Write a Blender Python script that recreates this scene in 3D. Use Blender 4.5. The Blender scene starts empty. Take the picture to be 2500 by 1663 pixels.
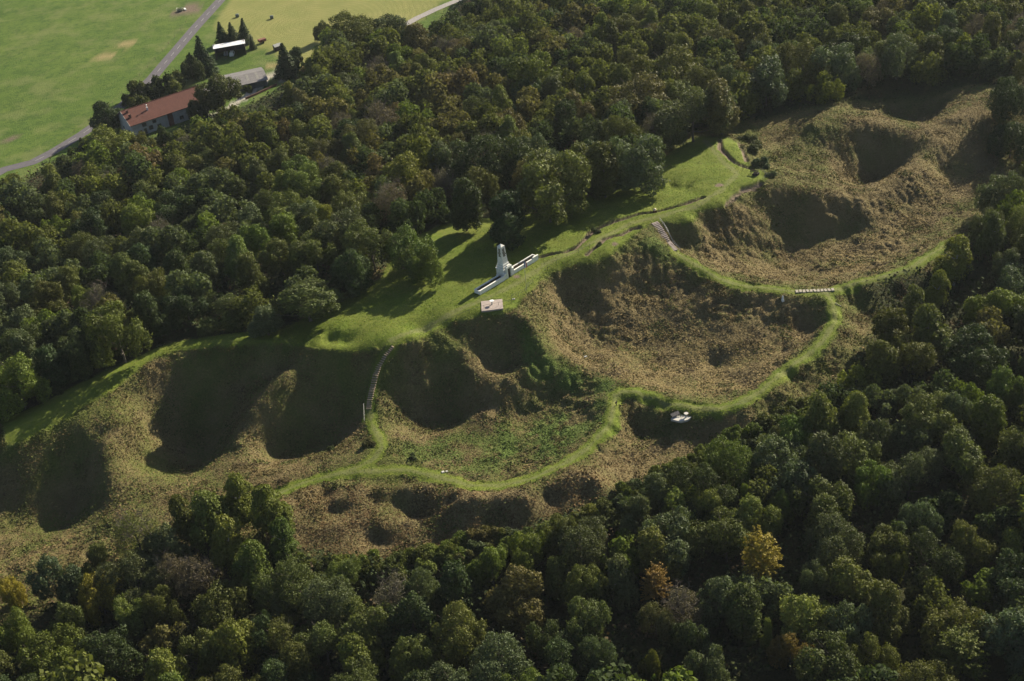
import bpy, math, random
import numpy as np
from mathutils import Matrix, Vector
rad = math.radians
S = bpy.context.scene
COL = S.collection
HAZE = 0.00003
# ---------------------------------------------------------------- camera
CH, CD, CR, CF = 180.0, rad(32), rad(7), 3472.0      # height, look-down, roll, focal length in photo pixels
cf = np.array([0, math.cos(CD), -math.sin(CD)])
cr0 = np.array([1., 0, 0]); cu0 = np.array([0, math.sin(CD), math.cos(CD)])
cr = math.cos(CR)*cr0 - math.sin(CR)*cu0
cu = math.sin(CR)*cr0 + math.cos(CR)*cu0
cam = bpy.data.cameras.new('camera'); camo = bpy.data.objects.new('camera', cam); COL.objects.link(camo)
cam.sensor_width = 36; cam.lens = CF/2500*36; cam.clip_start = 1; cam.clip_end = 6000
M = Matrix.Identity(4)
for i in range(3):
    M[i][0] = cr[i]; M[i][1] = cu[i]; M[i][2] = -cf[i]
M[2][3] = CH
camo.matrix_world = M
S.camera = camo
# ---------------------------------------------------------------- sky, sun, exposure
SUN_AZ, SUN_EL = 45.0, 27.5        # degrees from +X towards +Y, elevation
w = bpy.data.worlds.new('World'); S.world = w; w.use_nodes = True
nt = w.node_tree; nt.nodes.clear()
sky = nt.nodes.new('ShaderNodeTexSky'); sky.sky_type = 'NISHITA'; sky.sun_disc = False
sky.sun_elevation = rad(SUN_EL); sky.sun_rotation = rad(90-SUN_AZ)
bg = nt.nodes.new('ShaderNodeBackground'); bg.inputs[1].default_value = 0.05
wo = nt.nodes.new('ShaderNodeOutputWorld')
nt.links.new(sky.outputs[0], bg.inputs[0]); nt.links.new(bg.outputs[0], wo.inputs[0])
sl = bpy.data.lights.new('sun', 'SUN'); sl.energy = 5.0; sl.angle = rad(0.5); sl.color = (1, .90, .70)
so = bpy.data.objects.new('sun', sl); COL.objects.link(so)
sd = Vector((math.cos(rad(SUN_AZ))*math.cos(rad(SUN_EL)), math.sin(rad(SUN_AZ))*math.cos(rad(SUN_EL)), math.sin(rad(SUN_EL))))
so.rotation_euler = sd.to_track_quat('Z', 'Y').to_euler(); so.location = (200, 500, 200)
S.view_settings.view_transform = 'Standard'; S.view_settings.look = 'None'
S.view_settings.exposure = 1.15; S.view_settings.gamma = 1
S.cycles.max_bounces = 5; S.cycles.diffuse_bounces = 2; S.cycles.transparent_max_bounces = 4

def unp(px, py, z):
    """photo pixel + height -> world point"""
    px = np.asarray(px, float); py = np.asarray(py, float); z = np.asarray(z, float)
    d = cf + cr*((px-1250)/CF)[..., None] - cu*((py-831.5)/CF)[..., None]
    t = (z-CH)/d[..., 2]
    return np.stack([d[..., 0]*t, d[..., 1]*t, z], -1)
def prj(P):
    q = np.asarray(P, float) - np.array([0, 0, CH]); c = q @ cf
    return 1250+CF*(q @ cr)/c, 831.5-CF*(q @ cu)/c, CF/c
def PL(s):
    """'x,y,z x,y,z ...' -> array"""
    return np.array([[float(v) for v in p.split(',')] for p in s.split()])
def W(s):
    a = PL(s); return unp(a[:, 0], a[:, 1], a[:, 2])
def densify(P, step):
    out = []
    for a, b in zip(P[:-1], P[1:]):
        n = max(1, int(np.linalg.norm(b[:2]-a[:2])/step))
        for i in range(n): out.append(a+(b-a)*i/n)
    out.append(P[-1]); return np.array(out)
# ---------------------------------------------------------------- terrain control lines (px, py, height)
FRONT = '21,1092,-7 60,1075,-6.7 106,1051,-6.3 170,1018,-5.6 271,954,-4.6 330,905,-4 373,872,-3.5 443,851,-3 513,847,-2.6 600,838,-2.3 700,837,-2 793,851,-2 854,856,-2 930,850,-1.8 959,844,-1.5 1016,828,-1.2 1058,804,-1 1102,783,-.8 1159,774,-.8 1221,768,-.8 1260,750,-.8 1281,724,-.8 1301,706,-.8 1325,676,-.8 1355,659,-.6 1399,647,-.5 1444,638,-.5 1490,622,-.4 1520,600,-.3 1545,578,-.3 1570,556,-.3 1594,543,-.3 1640,541,-.6 1690,540,-1 1706,514,-.7 1770,497,-.8 1807,466,-.9 1852,451,-1 1872,435,-1 1860,417,-1 1837,413,-1 1825,397,-1.3 1815,370,-1.8 1803,350,-2.2 1777,338,-2.6'
BACK = '0,1030,-6.8 100,985,-6 200,935,-5 290,895,-4.3 380,850,-3.6 450,830,-3.2 560,815,-2.8 690,805,-2.5 760,770,-2.2 850,730,-2 930,680,-2 960,620,-2 1030,570,-2 1130,535,-2 1250,530,-2 1330,520,-2 1440,480,-2 1560,440,-2 1640,370,-3 1700,335,-3.2 1777,338,-2.6'
LOWPATH = '590,1235,-13.8 661,1214,-13 745,1176,-12.5 833,1153,-12.2 917,1149,-12.1 994,1147,-12 1070,1164,-12 1146,1185,-12 1223,1185,-11.8 1299,1168,-11.5 1375,1134,-11.3 1433,1095,-11 1490,1031,-10.5 1497,987,-10.2 1503,965,-10 1522,955,-10 1561,957,-10 1604,969,-10.2 1646,986,-10.4 1697,996,-10.5 1752,998,-10.5 1803,985,-10.4 1861,952,-10.2 1903,914,-10 1958,876,-9.8 2009,833,-9.5 2039,787,-9.2 2035,744,-9 2018,715,-8.8'
UPPATH = '1648,613,-4.6 1691,642,-5.5 1755,681,-6.6 1818,698,-7.5 1882,704,-8.1 1945,712,-8.5 2018,715,-8.8 2094,689,-9 2158,676,-9.2 2221,655,-9.5 2272,621,-10 2330,585,-10.5'
STAIRL = '959,844,-1.5 940,868,-2.9 925,892,-4.3 915,920,-5.8 908,950,-7.6 903,975,-9 900,1000,-10.4'
PATH3 = '900,1000,-10.4 908,1035,-10.9 927,1070,-11.2 932,1090,-11.4 917,1115,-11.7 879,1138,-12 833,1153,-12.2'
STAIRR = '1598,545,-.4 1622,577,-2.5 1648,613,-4.6'
CREST = [  # other crests and slope lines, followed as polylines
 '271,975,-5.4 250,1040,-7.6 258,1110,-10 277,1180,-12.9 285,1235,-15',
 '705,912,-4.9 690,938,-6.1 650,983,-8.2 604,1035,-10.9 588,1080,-12.8 582,1110,-14',
 '0,1120,-9 60,1095,-7.8 140,1050,-7 212,1050,-7.6 248,1060,-9',
 '285,1235,-15 215,1280,-16.8 165,1306,-17.6 110,1325,-18.2 50,1330,-18.8 0,1325,-19',
 '330,1172,-14 400,1188,-14.8 440,1190,-14.6 480,1182,-14.4 530,1158,-14.2 566,1130,-14 582,1110,-14 610,1125,-14 640,1138,-13.8 678,1139,-13.6 740,1124,-13.2 808,1103,-12.7 860,1078,-12.2 889,1052,-11.6 895,1020,-11',
 '400,1188,-14.8 350,1210,-14.8 285,1235,-15',
 # craters under the monument
 '1155,786,-2.0 1128,850,-4.6 1150,900,-7.4 1200,936,-9.4 1236,942,-9.9 1262,934,-9.6 1290,905,-8.6',
 '985,1010,-13.5 997,1036,-14.4 1034,1064,-14.8 1082,1068,-14.8 1141,1042,-14.5 1162,1009,-13.8 1180,985,-13.8',
 '1275,775,-1.3 1292,800,-2.8 1325,846,-5.8 1370,887,-9.6 1420,902,-11 1474,908,-11 1503,940,-10.2',
 '1262,1000,-14.8 1275,1010,-15.2 1295,1008,-15.3 1331,1000,-15 1373,968,-14',
 # right hand craters
 '1872,435,-1 1900,458,-2.6 1950,472,-4 2010,482,-5.6 2060,484,-7 2100,479,-7.8 2135,470,-8.1 2170,450,-8.1 2221,410,-8 2260,378,-7.8 2320,345,-7.3 2370,315,-6.8 2430,280,-6',
 '1988,580,-13.6 2010,607,-14.3 2073,599,-14.4 2115,562,-13 2145,535,-12',
 '1990,310,-3.8 2028,292,-3 2070,302,-3.6 2140,317,-5 2190,336,-6.4 2240,335,-6.4 2300,300,-5.6 2350,270,-5 2420,235,-4.2',
]
SPOTS = '''160,1262,-24 190,1235,-22.5 120,1235,-21.5 40,1195,-15 0,1210,-15.5 60,1250,-18.4 130,1150,-14.5 200,1130,-14.5 60,1140,-12
455,1140,-23 500,1120,-22 410,1140,-20.5 385,1120,-18 325,1060,-10.4 318,1120,-12.8 350,1120,-15 300,1010,-7.6 320,960,-7 460,1000,-13 560,960,-11 540,1040,-18 430,930,-8 600,900,-7 600,870,-5 500,880,-5.2 420,1060,-17.5
675,1112,-23 720,1096,-22.5 770,1075,-20.5 700,1020,-17 780,980,-14.5 850,960,-12 860,1030,-15.5 700,900,-7.5 800,900,-6 870,900,-6 880,950,-9 640,1080,-19.5 645,1020,-15.5 820,1050,-18.5 730,950,-11.5 680,870,-4.5 780,1060,-20 820,1085,-17
1072,1035,-22.5 1115,1015,-21 1040,1030,-21.5 1020,960,-15.5 1070,970,-17.5 981,881,-5.6 1040,815,-2.8 1000,900,-9 1060,880,-9 970,950,-10.5 935,950,-8.6 945,1000,-11 960,1060,-12.4 1120,960,-15.5 1110,820,-4.5
1235,905,-17.5 1228,855,-13 1215,792,-3.4 1185,850,-9.5 1255,820,-9 1275,875,-9.5 1195,885,-11.5 1240,870,-14.5
1295,982,-19 1320,975,-18.2 1340,925,-11.4 1285,945,-11.6 1362,925,-11 1220,985,-12.2 1150,960,-10.6 1180,1010,-12.8
1180,1080,-15 1300,1080,-14.8 1050,1110,-13.8 1200,1140,-13.8 1350,1060,-14 1420,1010,-13.2 1400,960,-13 1440,960,-12.3 1250,1040,-15.2 1120,1090,-14.6 990,1100,-12.9 1100,1135,-13.4 1290,1130,-13.6 1370,1095,-12.8 1450,1040,-12.2
1360,700,-5 1400,690,-6 1440,720,-8.6 1440,790,-11.4 1400,760,-10.5 1340,780,-6.4 1330,740,-3.8 1380,830,-11.4 1430,870,-13 1500,870,-13.5 1550,830,-13.6 1620,830,-13.8 1700,800,-12.4 1600,890,-14.6 1650,900,-14.6 1700,930,-14.3 1650,945,-13.6 1560,935,-12 1800,900,-14.2 1850,850,-13.2 1745,893,-16.6 1748,884,-16.2 1700,872,-14.3 1790,872,-14.3 1745,862,-14.2 1715,910,-14.8 1780,910,-14.6 1750,930,-14.4 1900,800,-12.2 1940,830,-12.2 2000,770,-10.8 1998,805,-12.8 1965,805,-13.6 1960,840,-12.6 1900,860,-13 1820,935,-13 1750,965,-12.6
1600,600,-1.8 1560,600,-1.6 1530,660,-5.6 1600,680,-7.6 1700,700,-9 1560,720,-9.6 1640,740,-9.8 1800,740,-9.8 1480,680,-6.5 1530,760,-10.4 1450,660,-3.2 1400,665,-3 1620,640,-5.4 1740,740,-9.2 1860,770,-11 1930,760,-10.4 1650,790,-12
1911,733,-8.8 1860,725,-8.9 1960,732,-8.9 1850,700,-7.8
1650,570,-5.5 1700,565,-6 1690,595,-8 1650,595,-5.8 1725,575,-7.6 1745,520,-4 1770,540,-6 1715,545,-3.4 1740,560,-5.6 1790,560,-7.4 1800,500,-3.4 1850,480,-4 1900,500,-6 1880,560,-9.5 1820,600,-11 1750,620,-9.5 1700,620,-6.7 1800,660,-10.2 1880,640,-14.3 1920,620,-15 1900,675,-12.4 1960,685,-12 1840,670,-9.8 2000,650,-14.3 2060,640,-14 2100,660,-11.6 1940,540,-10.6 1960,590,-14 2200,600,-13.6 2180,560,-13.3 2200,510,-12.6 2150,640,-12.4 2230,630,-11.6 2250,560,-14
1970,490,-7.2 2026,498,-7.8 2102,510,-9 2040,577,-24.5 2070,560,-22.5 2010,560,-21 2080,540,-17.5 2020,530,-15
2108,455,-20.5 2140,435,-19 2095,440,-16.5 2080,405,-11 2136,390,-11.5 2190,385,-11 2180,415,-13.5 2060,360,-7.4 2150,350,-8.6 2210,365,-9 2030,420,-8.4 2070,455,-12 1990,400,-7.2 1940,420,-5.8 1900,400,-5 1980,450,-6.4 2050,330,-5.2 2110,330,-6
1850,340,-6.5 1900,360,-7 1950,330,-6 1800,300,-5.5 1950,280,-5 1850,390,-5.2 2200,290,-12.5 2250,280,-12 2170,270,-10 2260,300,-9 2100,250,-6 2300,200,-6 2200,230,-8
0,920,-14 150,830,-12 300,760,-10 500,690,-9.5 700,640,-8.5 900,500,-8.5 1100,420,-9 1300,370,-8 1500,300,-8 1700,220,-8.5 1900,160,-8.5 2200,110,-10 2450,120,-10
0,700,-25 250,580,-24 500,470,-24 750,350,-24 1000,240,-24 1250,140,-24 1500,60,-22 1800,-10,-21 2200,-50,-20 2500,-60,-20
0,470,-34.5 100,430,-35 250,380,-35 450,320,-34.5 600,270,-34.5 750,210,-34.5 900,150,-34.5 1050,110,-34.5 1200,60,-34 1400,-20,-33 1650,-80,-32 0,200,-35.5 0,0,-36 250,100,-35.5 500,150,-35 400,10,-36 700,100,-35 900,20,-35 1100,0,-35 700,-100,-36 1200,-100,-35 200,-120,-37
740,838,-3.4 800,836,-3.3 845,840,-2.8 780,818,-.8 830,806,-.6 900,785,-.5 760,828,-1.6 960,760,-.4 1100,740,0 1228,683,0 1130,640,-.2 1050,650,-.5 1175,738,0 1226,732,0 1228,757,-.1 1176,763,-.1 1200,748,0 1148,765,-.4 1250,738,-.3 1270,700,-.1 1200,770,-.5 1100,770,-.3 1250,700,0 1200,710,0 1300,640,-.1 1400,610,0 1500,570,.1 1560,530,0 1650,505,.1 1740,470,0 1800,440,-.3 1840,432,-.5 1760,400,-.8 1730,370,-1.4 1700,400,-.8
1620,448,-.2 1660,446,-.2 1690,455,-.3 1640,461,-2.1 1680,465,-2 1610,463,-2.2 1620,474,-.6 1670,474,-.5 1710,478,-.3 1640,490,-.6 1600,505,-.9 1720,450,-.2 1640,420,-.8'''
CREST2 = [
 # spoil below the lower path
 '690,1238,-14.6 765,1193,-14 822,1176,-13.6 887,1188,-13.9 936,1189,-13.9 994,1189,-13.9 1045,1187,-14 1076,1210,-14.8 1088,1267,-18.5',
 '740,1262,-17.5 784,1238,-16.5 822,1219,-15.3 870,1221,-15.6 917,1222,-16.8 971,1249,-18.3 1001,1276,-19.4 1030,1298,-20.5',
 '820,1285,-18.8 852,1268,-18.2 890,1268,-18.4 930,1285,-19.5',
 '800,1173,-14.2 870,1174,-14.6 960,1175,-14.7 1030,1176,-14.7 1072,1186,-14.6 1110,1202,-14.4',
 '1110,1228,-15 1130,1218,-14.2 1165,1211,-13.4 1223,1219,-14.6 1262,1212,-14.3 1288,1222,-15.2',
 '1299,1204,-14.6 1340,1180,-13.6 1380,1163,-13.2 1414,1156,-13.2 1450,1168,-14 1475,1200,-16.5',
 '1517,985,-10.6 1540,992,-11 1561,995,-11.4 1595,1006,-12 1622,1018,-13.2 1632,1040,-15',
 '1505,1062,-15 1530,1076,-16.6 1560,1082,-17.4 1595,1078,-17.4 1625,1062,-17',
 '1640,1046,-15.6 1663,1038,-14.8 1695,1034,-14.6 1730,1038,-15.2 1760,1046,-16.5',
 '2050,790,-9.6 2070,750,-10.2 2045,718,-9.2',
 '2125,745,-12.5 2090,722,-10.6 2065,716,-9.6',]
EXT = '''1205,1203,-14.3 1230,1200,-14.3 980,1236,-20.5 1012,1262,-21.5 950,1222,-18.5 795,1211,-17.8 780,1220,-17.6 833,1244,-19.4 812,1250,-19.4 917,1312,-23.5 930,1322,-23.5 994,1335,-22.6 870,1345,-22.8 764,1290,-19.5 740,1330,-22 1100,1232,-18 1110,1250,-18.6 1177,1240,-20 1165,1232,-19 1195,1255,-19.6 1177,1266,-18.6 1262,1260,-18.6 1110,1300,-20.6 1230,1290,-20.6 1050,1320,-22
1356,1222,-18.8 1330,1215,-18 1437,1190,-18 1445,1180,-17.6 1417,1212,-17.4 1299,1235,-18.2 1400,1250,-19.4 1500,1180,-17.6 1480,1110,-14.8 1500,1130,-16 1390,1140,-12.6 1300,1190,-13.6
1570,982,-12.9 1600,990,-13 1622,1001,-13 1561,1046,-18.4 1545,1062,-19 1590,1062,-18.8 1530,1040,-15.5 1640,1032,-14.6 1665,1022,-12.4 1739,1022,-12.8 1700,1020,-12.5 1790,1022,-13.6 1850,1003,-13.6 1600,1110,-19.4 1700,1075,-18.6
100,1360,-20 300,1270,-18 500,1215,-15.2 600,1180,-14.2 700,1160,-13 780,1140,-12.8 500,1260,-17 0,1440,-23.5 150,1410,-22.5 300,1350,-21 560,1300,-18.5
2100,790,-14 2100,840,-15.5 2030,900,-14.6 1970,950,-17 1880,1010,-17 2180,720,-13.5 2250,700,-13.6 2300,660,-13 2090,765,-16 2075,775,-15 2000,900,-12.5 1930,930,-12.6
2200,900,-21 2400,800,-21 2500,700,-19 2520,500,-16 2480,350,-11 2400,500,-15.5 2350,560,-14.5 2300,480,-13.5 2360,420,-11.5 2420,350,-9 2300,420,-11
0,1560,-29 300,1470,-27 700,1400,-25.5 1100,1380,-24.5 1400,1290,-23.5 1700,1160,-23 1950,1110,-23 0,1720,-35 600,1600,-34 1200,1600,-34 1800,1500,-34 2300,1300,-33 2500,1100,-29 2520,1640,-39 1200,1800,-40 1800,1750,-40 2200,1050,-25 2000,1300,-30 1000,1500,-30 300,1800,-39'''
def soft_drop(s, k=.58):                      # the outer slope falls gently from the lower path
    a = PL(s); a[:, 2] = -12.2+(a[:, 2]+12.2)*k; return a
def dens_px(a, step=3.0):
    return np.c_[densify(np.c_[unp(a[:, 0], a[:, 1], a[:, 2]), a[:, :2]], step)][:, [3, 4, 2]]
fixed = [dens_px(PL(s)) for s in (FRONT, BACK, LOWPATH, UPPATH, STAIRL, PATH3, STAIRR)]
EL = EXT.split('\n')
rawx = np.concatenate([PL(s) for s in CREST2]+[PL(' '.join(EL[:3]))])
def qb(a): x = a[:, 0]/1000; y = a[:, 1]/1000; return np.stack([np.ones(len(x)), x, y, x*x, x*y], 1)
qf = np.linalg.lstsq(qb(rawx), rawx[:, 2], rcond=None)[0]
def relief(s):                         # gentle general fall, full height humps and hollows on it
    a = PL(s); f = qb(a) @ qf; a[:, 2] = -12.2+(f+12.2)*.28+(a[:, 2]-f)*np.where(a[:, 0] > 1480, .62, 1.05); return a
loose = [dens_px(PL(s)) for s in CREST]+[dens_px(relief(s)) for s in CREST2]+[PL(SPOTS), relief(' '.join(EL[:3])), soft_drop(' '.join(EL[3:]), .34)]
fixed = np.concatenate(fixed); loose = np.concatenate(loose); nf_ = len(fixed)
allp = np.concatenate([fixed, loose]); MAXS = 1.0
for it in range(150):                  # no earth slope may be steeper than about 42 degrees
    Pw = unp(allp[:, 0], allp[:, 1], allp[:, 2])
    D_ = np.sqrt(((Pw[nf_:, None, :2]-Pw[None, :, :2])**2).sum(-1)); dz = Pw[None, :, 2]-Pw[nf_:, None, 2]
    v = np.where(D_ < 30, dz-MAXS*D_-.15, 0).max(1); v = np.maximum(v, 0)
    if v.max() < .05: break
    allp[nf_:, 2] += np.minimum(v*.35, .4)
ctl = [unp(allp[:, 0], allp[:, 1], allp[:, 2])]
far = [(x, y, z) for x, y, z in ((-500, 250, -45), (-500, 500, -45), (-500, 900, -40), (0, 1100, -38), (500, 1000, -34), (500, 600, -28),
       (400, 300, -38), (-300, 150, -44), (0, 120, -42), (300, 130, -42), (-250, 900, -38), (250, 850, -34), (-250, 260, -42), (-230, 340, -34), (260, 400, -24), (230, 300, -32))]
ctl.append(np.array(far, float))
# shoulders beside the paths keep them flat across
for s in (LOWPATH, UPPATH, PATH3):
    P = densify(W(s), 3.0)
    T = np.gradient(P[:, :2], axis=0); T /= np.linalg.norm(T, axis=1)[:, None]+1e-9
    N = np.stack([-T[:, 1], T[:, 0]], 1)
    for sg in (-1.2, 1.2):
        Q = P.copy(); Q[:, :2] += N*sg; Q[:, 2] -= .12; ctl.append(Q[1:-1])
ctl = np.concatenate(ctl)
keep = []
for i, p in enumerate(ctl):          # thin points that nearly coincide
    if all((p[0]-ctl[j][0])**2+(p[1]-ctl[j][1])**2 > .81 for j in keep): keep.append(i)
ctl = ctl[keep]
SC = 100.0
cx = ctl[:, :2]/SC
KE = 1.35
def kern(a, b):
    return (((a[:, None, :]-b[None, :, :])**2).sum(-1))**(KE/2)
n = len(ctl)
A = np.zeros((n+3, n+3)); A[:n, :n] = kern(cx, cx) - np.eye(n)*0.0007   # slight smoothing
Q = np.c_[np.ones(n), cx]; A[:n, n:] = Q; A[n:, :n] = Q.T
wt = np.linalg.solve(A, np.r_[ctl[:, 2], np.zeros(3)])
def rbf(X, Y):
    P = np.stack([X.ravel(), Y.ravel()], 1)/SC
    out = np.empty(len(P))
    for i in range(0, len(P), 8000):
        q = P[i:i+8000]
        out[i:i+8000] = kern(q, cx) @ wt[:n] + wt[n] + q @ wt[n+1:]
    return out.reshape(X.shape)
# noise
def vnoise(X, Y, s, seed):
    g = np.random.RandomState(seed).rand(256, 256)
    x = X/s+1000.0; y = Y/s+1000.0
    xi = np.floor(x).astype(int); yi = np.floor(y).astype(int); fx = x-xi; fy = y-yi
    fx = fx*fx*(3-2*fx); fy = fy*fy*(3-2*fy)
    a = g[xi % 256, yi % 256]; b = g[(xi+1) % 256, yi % 256]; c = g[xi % 256, (yi+1) % 256]; d = g[(xi+1) % 256, (yi+1) % 256]
    return (a*(1-fx)*(1-fy)+b*fx*(1-fy)+c*(1-fx)*fy+d*fx*fy)*2-1
def fbm(X, Y, s, seed, o=3, r=.55):
    t = 0; a = 1
    c, sn = math.cos(.7), math.sin(.7)
    for k in range(o):
        t = t+a*vnoise(X, Y, s, seed+k); X, Y = X*c-Y*sn, X*sn+Y*c; s *= .5; a *= r
    return t
def sstep(a, b, x):
    t = np.clip((x-a)/(b-a), 0, 1); return t*t*(3-2*t)
def axis(lo, f0, f1, hi, fs):
    a = list(np.arange(f0, f1, fs)); s = fs; x = f0
    L = []
    while x > lo: s = min(s*1.12, 25); x -= s; L.append(x)
    x = a[-1]; s = fs; Rr = []
    while x < hi: s = min(s*(1.035 if x < 420 else 1.02), 25); x += s; Rr.append(x)
    return np.array(L[::-1]+a+Rr)
GX = axis(-900, -150, 140, 900, .36)
GY = axis(60, 222, 352, 1500, .36)
RX = axis(-900, -150, 140, 900, 1.0); RY = axis(60, 215, 365, 1500, 1.0)
RX[0] = min(RX[0], GX[0]); RX[-1] = max(RX[-1], GX[-1]); RY[0] = min(RY[0], GY[0]); RY[-1] = max(RY[-1], GY[-1])
Zc = rbf(*np.meshgrid(RX, RY, indexing='ij'))
def bilin(ax, ay, Z, X, Y):
    i = np.clip(np.searchsorted(ax, X)-1, 0, len(ax)-2); j = np.clip(np.searchsorted(ay, Y)-1, 0, len(ay)-2)
    fx = np.clip((X-ax[i])/(ax[i+1]-ax[i]), 0, 1); fy = np.clip((Y-ay[j])/(ay[j+1]-ay[j]), 0, 1)
    return Z[i, j]*(1-fx)*(1-fy)+Z[i+1, j]*fx*(1-fy)+Z[i, j+1]*(1-fx)*fy+Z[i+1, j+1]*fx*fy
XX, YY = np.meshgrid(GX, GY, indexing='ij')
ZZ = bilin(RX, RY, Zc, XX, YY)
def WG(s):
    """pixel list -> points on the base terrain, first surface seen"""
    out = []
    for px, py, z in PL(s):
        d = cf + cr*((px-1250)/CF) - cu*((py-831.5)/CF); t = np.arange(150, 1100, .25); P = np.array([0, 0, CH])+d[None]*t[:, None]
        b = P[:, 2] < bilin(GX, GY, ZZ, P[:, 0], P[:, 1]); out.append(P[int(np.argmax(b))] if b.any() else unp(px, py, z))
    return np.array(out)
def dist_line(X, Y, P):
    d = np.full(X.shape, 1e9)
    for a, b in zip(P[:-1], P[1:]):
        v = b[:2]-a[:2]; L = v@v+1e-9
        m = (X > min(a[0], b[0])-9) & (X < max(a[0], b[0])+9) & (Y > min(a[1], b[1])-9) & (Y < max(a[1], b[1])+9)
        if not m.any(): continue
        x = X[m]; y = Y[m]
        t = np.clip(((x-a[0])*v[0]+(y-a[1])*v[1])/L, 0, 1)
        d[m] = np.minimum(d[m], np.hypot(x-a[0]-t*v[0], y-a[1]-t*v[1]))
    return d
def inside(X, Y, P):
    r = np.zeros(X.shape, bool); n = len(P); j = n-1
    for i in range(n):
        xi, yi, xj, yj = P[i][0], P[i][1], P[j][0], P[j][1]
        c = ((yi > Y) != (yj > Y)) & (X < (xj-xi)*(Y-yi)/(yj-yi+1e-12)+xi); r ^= c; j = i
    return r
def poly_mask(X, Y, P, soft):
    d = np.minimum(dist_line(X, Y, np.vstack([P, P[:1]])), 9)
    return sstep(-soft, soft, np.where(inside(X, Y, P), d, -d))
wob = fbm(XX, YY, 2.2, 5, 3)
# masks
P_front = W(FRONT); P_back = W(BACK)
plateau = np.vstack([P_front, P_back[::-1]])
soft = .5
dd = np.minimum(dist_line(XX, YY, np.vstack([plateau, plateau[:1]])), 9); inn = inside(XX, YY, plateau)
m_plat = sstep(-.7, .5, np.where(inn, dd, -dd)+wob*.35)
m_path = np.zeros(XX.shape)
for s, hw in ((LOWPATH, 1.75), (UPPATH, 1.7), (PATH3, 1.35)):
    m_path = np.maximum(m_path, sstep(hw+.5, hw-.35, dist_line(XX, YY, W(s))+wob*.55))
m_path = np.maximum(m_path, .8*sstep(1.6, .7, dist_line(XX, YY, W(STAIRL))+wob*.3))
m_path = np.maximum(m_path, sstep(1.6, .8, dist_line(XX, YY, W('1145,1200,-13 1165,1212,-13.5 1190,1205,-13'))+wob*.3))
m_mown = np.maximum(m_plat, m_path)
ctlpx = None
def px_poly(s):
    return WG(s)
hill = px_poly('-60,1130,-8 60,1060,-7 270,930,-5 420,840,-3 700,800,-3 960,640,-2 1330,510,-2 1560,430,-2 1640,340,-3 1780,300,-5 1950,270,-5 2200,240,-7 2500,210,-6 2560,400,-12 2420,500,-16 2330,640,-14 2120,700,-13 2140,800,-15 2060,920,-17 1900,1020,-18 1750,1090,-19 1500,1200,-19 1250,1320,-21 980,1380,-24 720,1340,-22 560,1330,-20 330,1340,-21 230,1430,-24 -60,1560,-28 -200,1300,-20')
m_hill = poly_mask(XX, YY, hill, 3)
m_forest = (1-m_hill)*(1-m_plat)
# field side of the wood
FEDGE = '-300,560,-35 0,470,-35 60,440,-35 120,400,-35 190,370,-35 300,345,-35 430,330,-35 520,290,-35 600,262,-35 700,215,-35 760,165,-35 830,135,-35 1000,120,-35 1080,40,-35 1180,-40,-35 1300,-160,-35'
fe = W(FEDGE)
fieldpoly = np.vstack([fe, [[700, 1400, 0], [-900, 1600, 0], [-1000, 300, 0]]])
m_field = poly_mask(XX, YY, fieldpoly, 3)
m_forest *= 1-m_field
ROAD = '-160,530,-35 -60,450,-35 10,410,-35 78,393,-35 130,365,-35 200,322,-35 300,252,-35 372,188,-35 430,122,-35 480,62,-35 535,0,-35 620,-90,-35'
d_road = dist_line(XX, YY, W(ROAD))
# heights: rough ground, smooth lawns, humps
rough = m_hill*(1-.93*m_mown)*(1-m_field)
calm = np.maximum(poly_mask(XX, YY, WG('0,1100,-8 270,940,-5 500,850,-3 850,860,-2 900,1000,-10 830,1100,-13 600,1190,-14 300,1260,-16 0,1350,-19'), 3), poly_mask(XX, YY, WG('640,1245,-14 780,1180,-14 1060,1185,-14.5 1300,1195,-14 1500,1120,-14 1640,1040,-15 1860,1000,-14 1860,1100,-18 1500,1260,-18 1000,1400,-19 650,1380,-19'), 3))
amp = rough*(1-.5*calm)*(.35+.65*sstep(-.3, .6, fbm(XX, YY, 14, 31, 2)))
ZX, ZY = np.gradient(bilin(RX, RY, Zc, XX, YY)); slope_ = np.hypot(ZX/np.gradient(GX)[:, None], ZY/np.gradient(GY)[None])
calm = np.maximum(calm, .85*poly_mask(XX, YY, WG('1440,880,-12 1520,810,-13 1700,780,-12 1900,820,-12.5 1860,920,-12 1760,970,-11.5 1620,960,-11.5 1520,930,-11'), 4))
lumpy = (1-.75*calm)*np.clip(sstep(.22, .6, slope_)*.75+.9*sstep(.1, .6, fbm(XX, YY, 11, 33, 2)), 0, 1)
ZZ = ZZ + amp*fbm(XX, YY, 4.5, 11, 3)*.42 + rough*lumpy*(np.abs(fbm(XX, YY, 2.4, 21, 2))-.35)*.62 + rough*(np.abs(fbm(XX, YY, 1.0, 23, 1))-.4)*.07
ZZ = ZZ + m_hill*m_mown*fbm(XX, YY, 6, 41, 2)*.09 + m_forest*fbm(XX, YY, 9, 51, 3)*.6
ZZ = ZZ + m_field*fbm(XX, YY, 14, 61, 3)*.14*sstep(3, 8, d_road)
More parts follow.
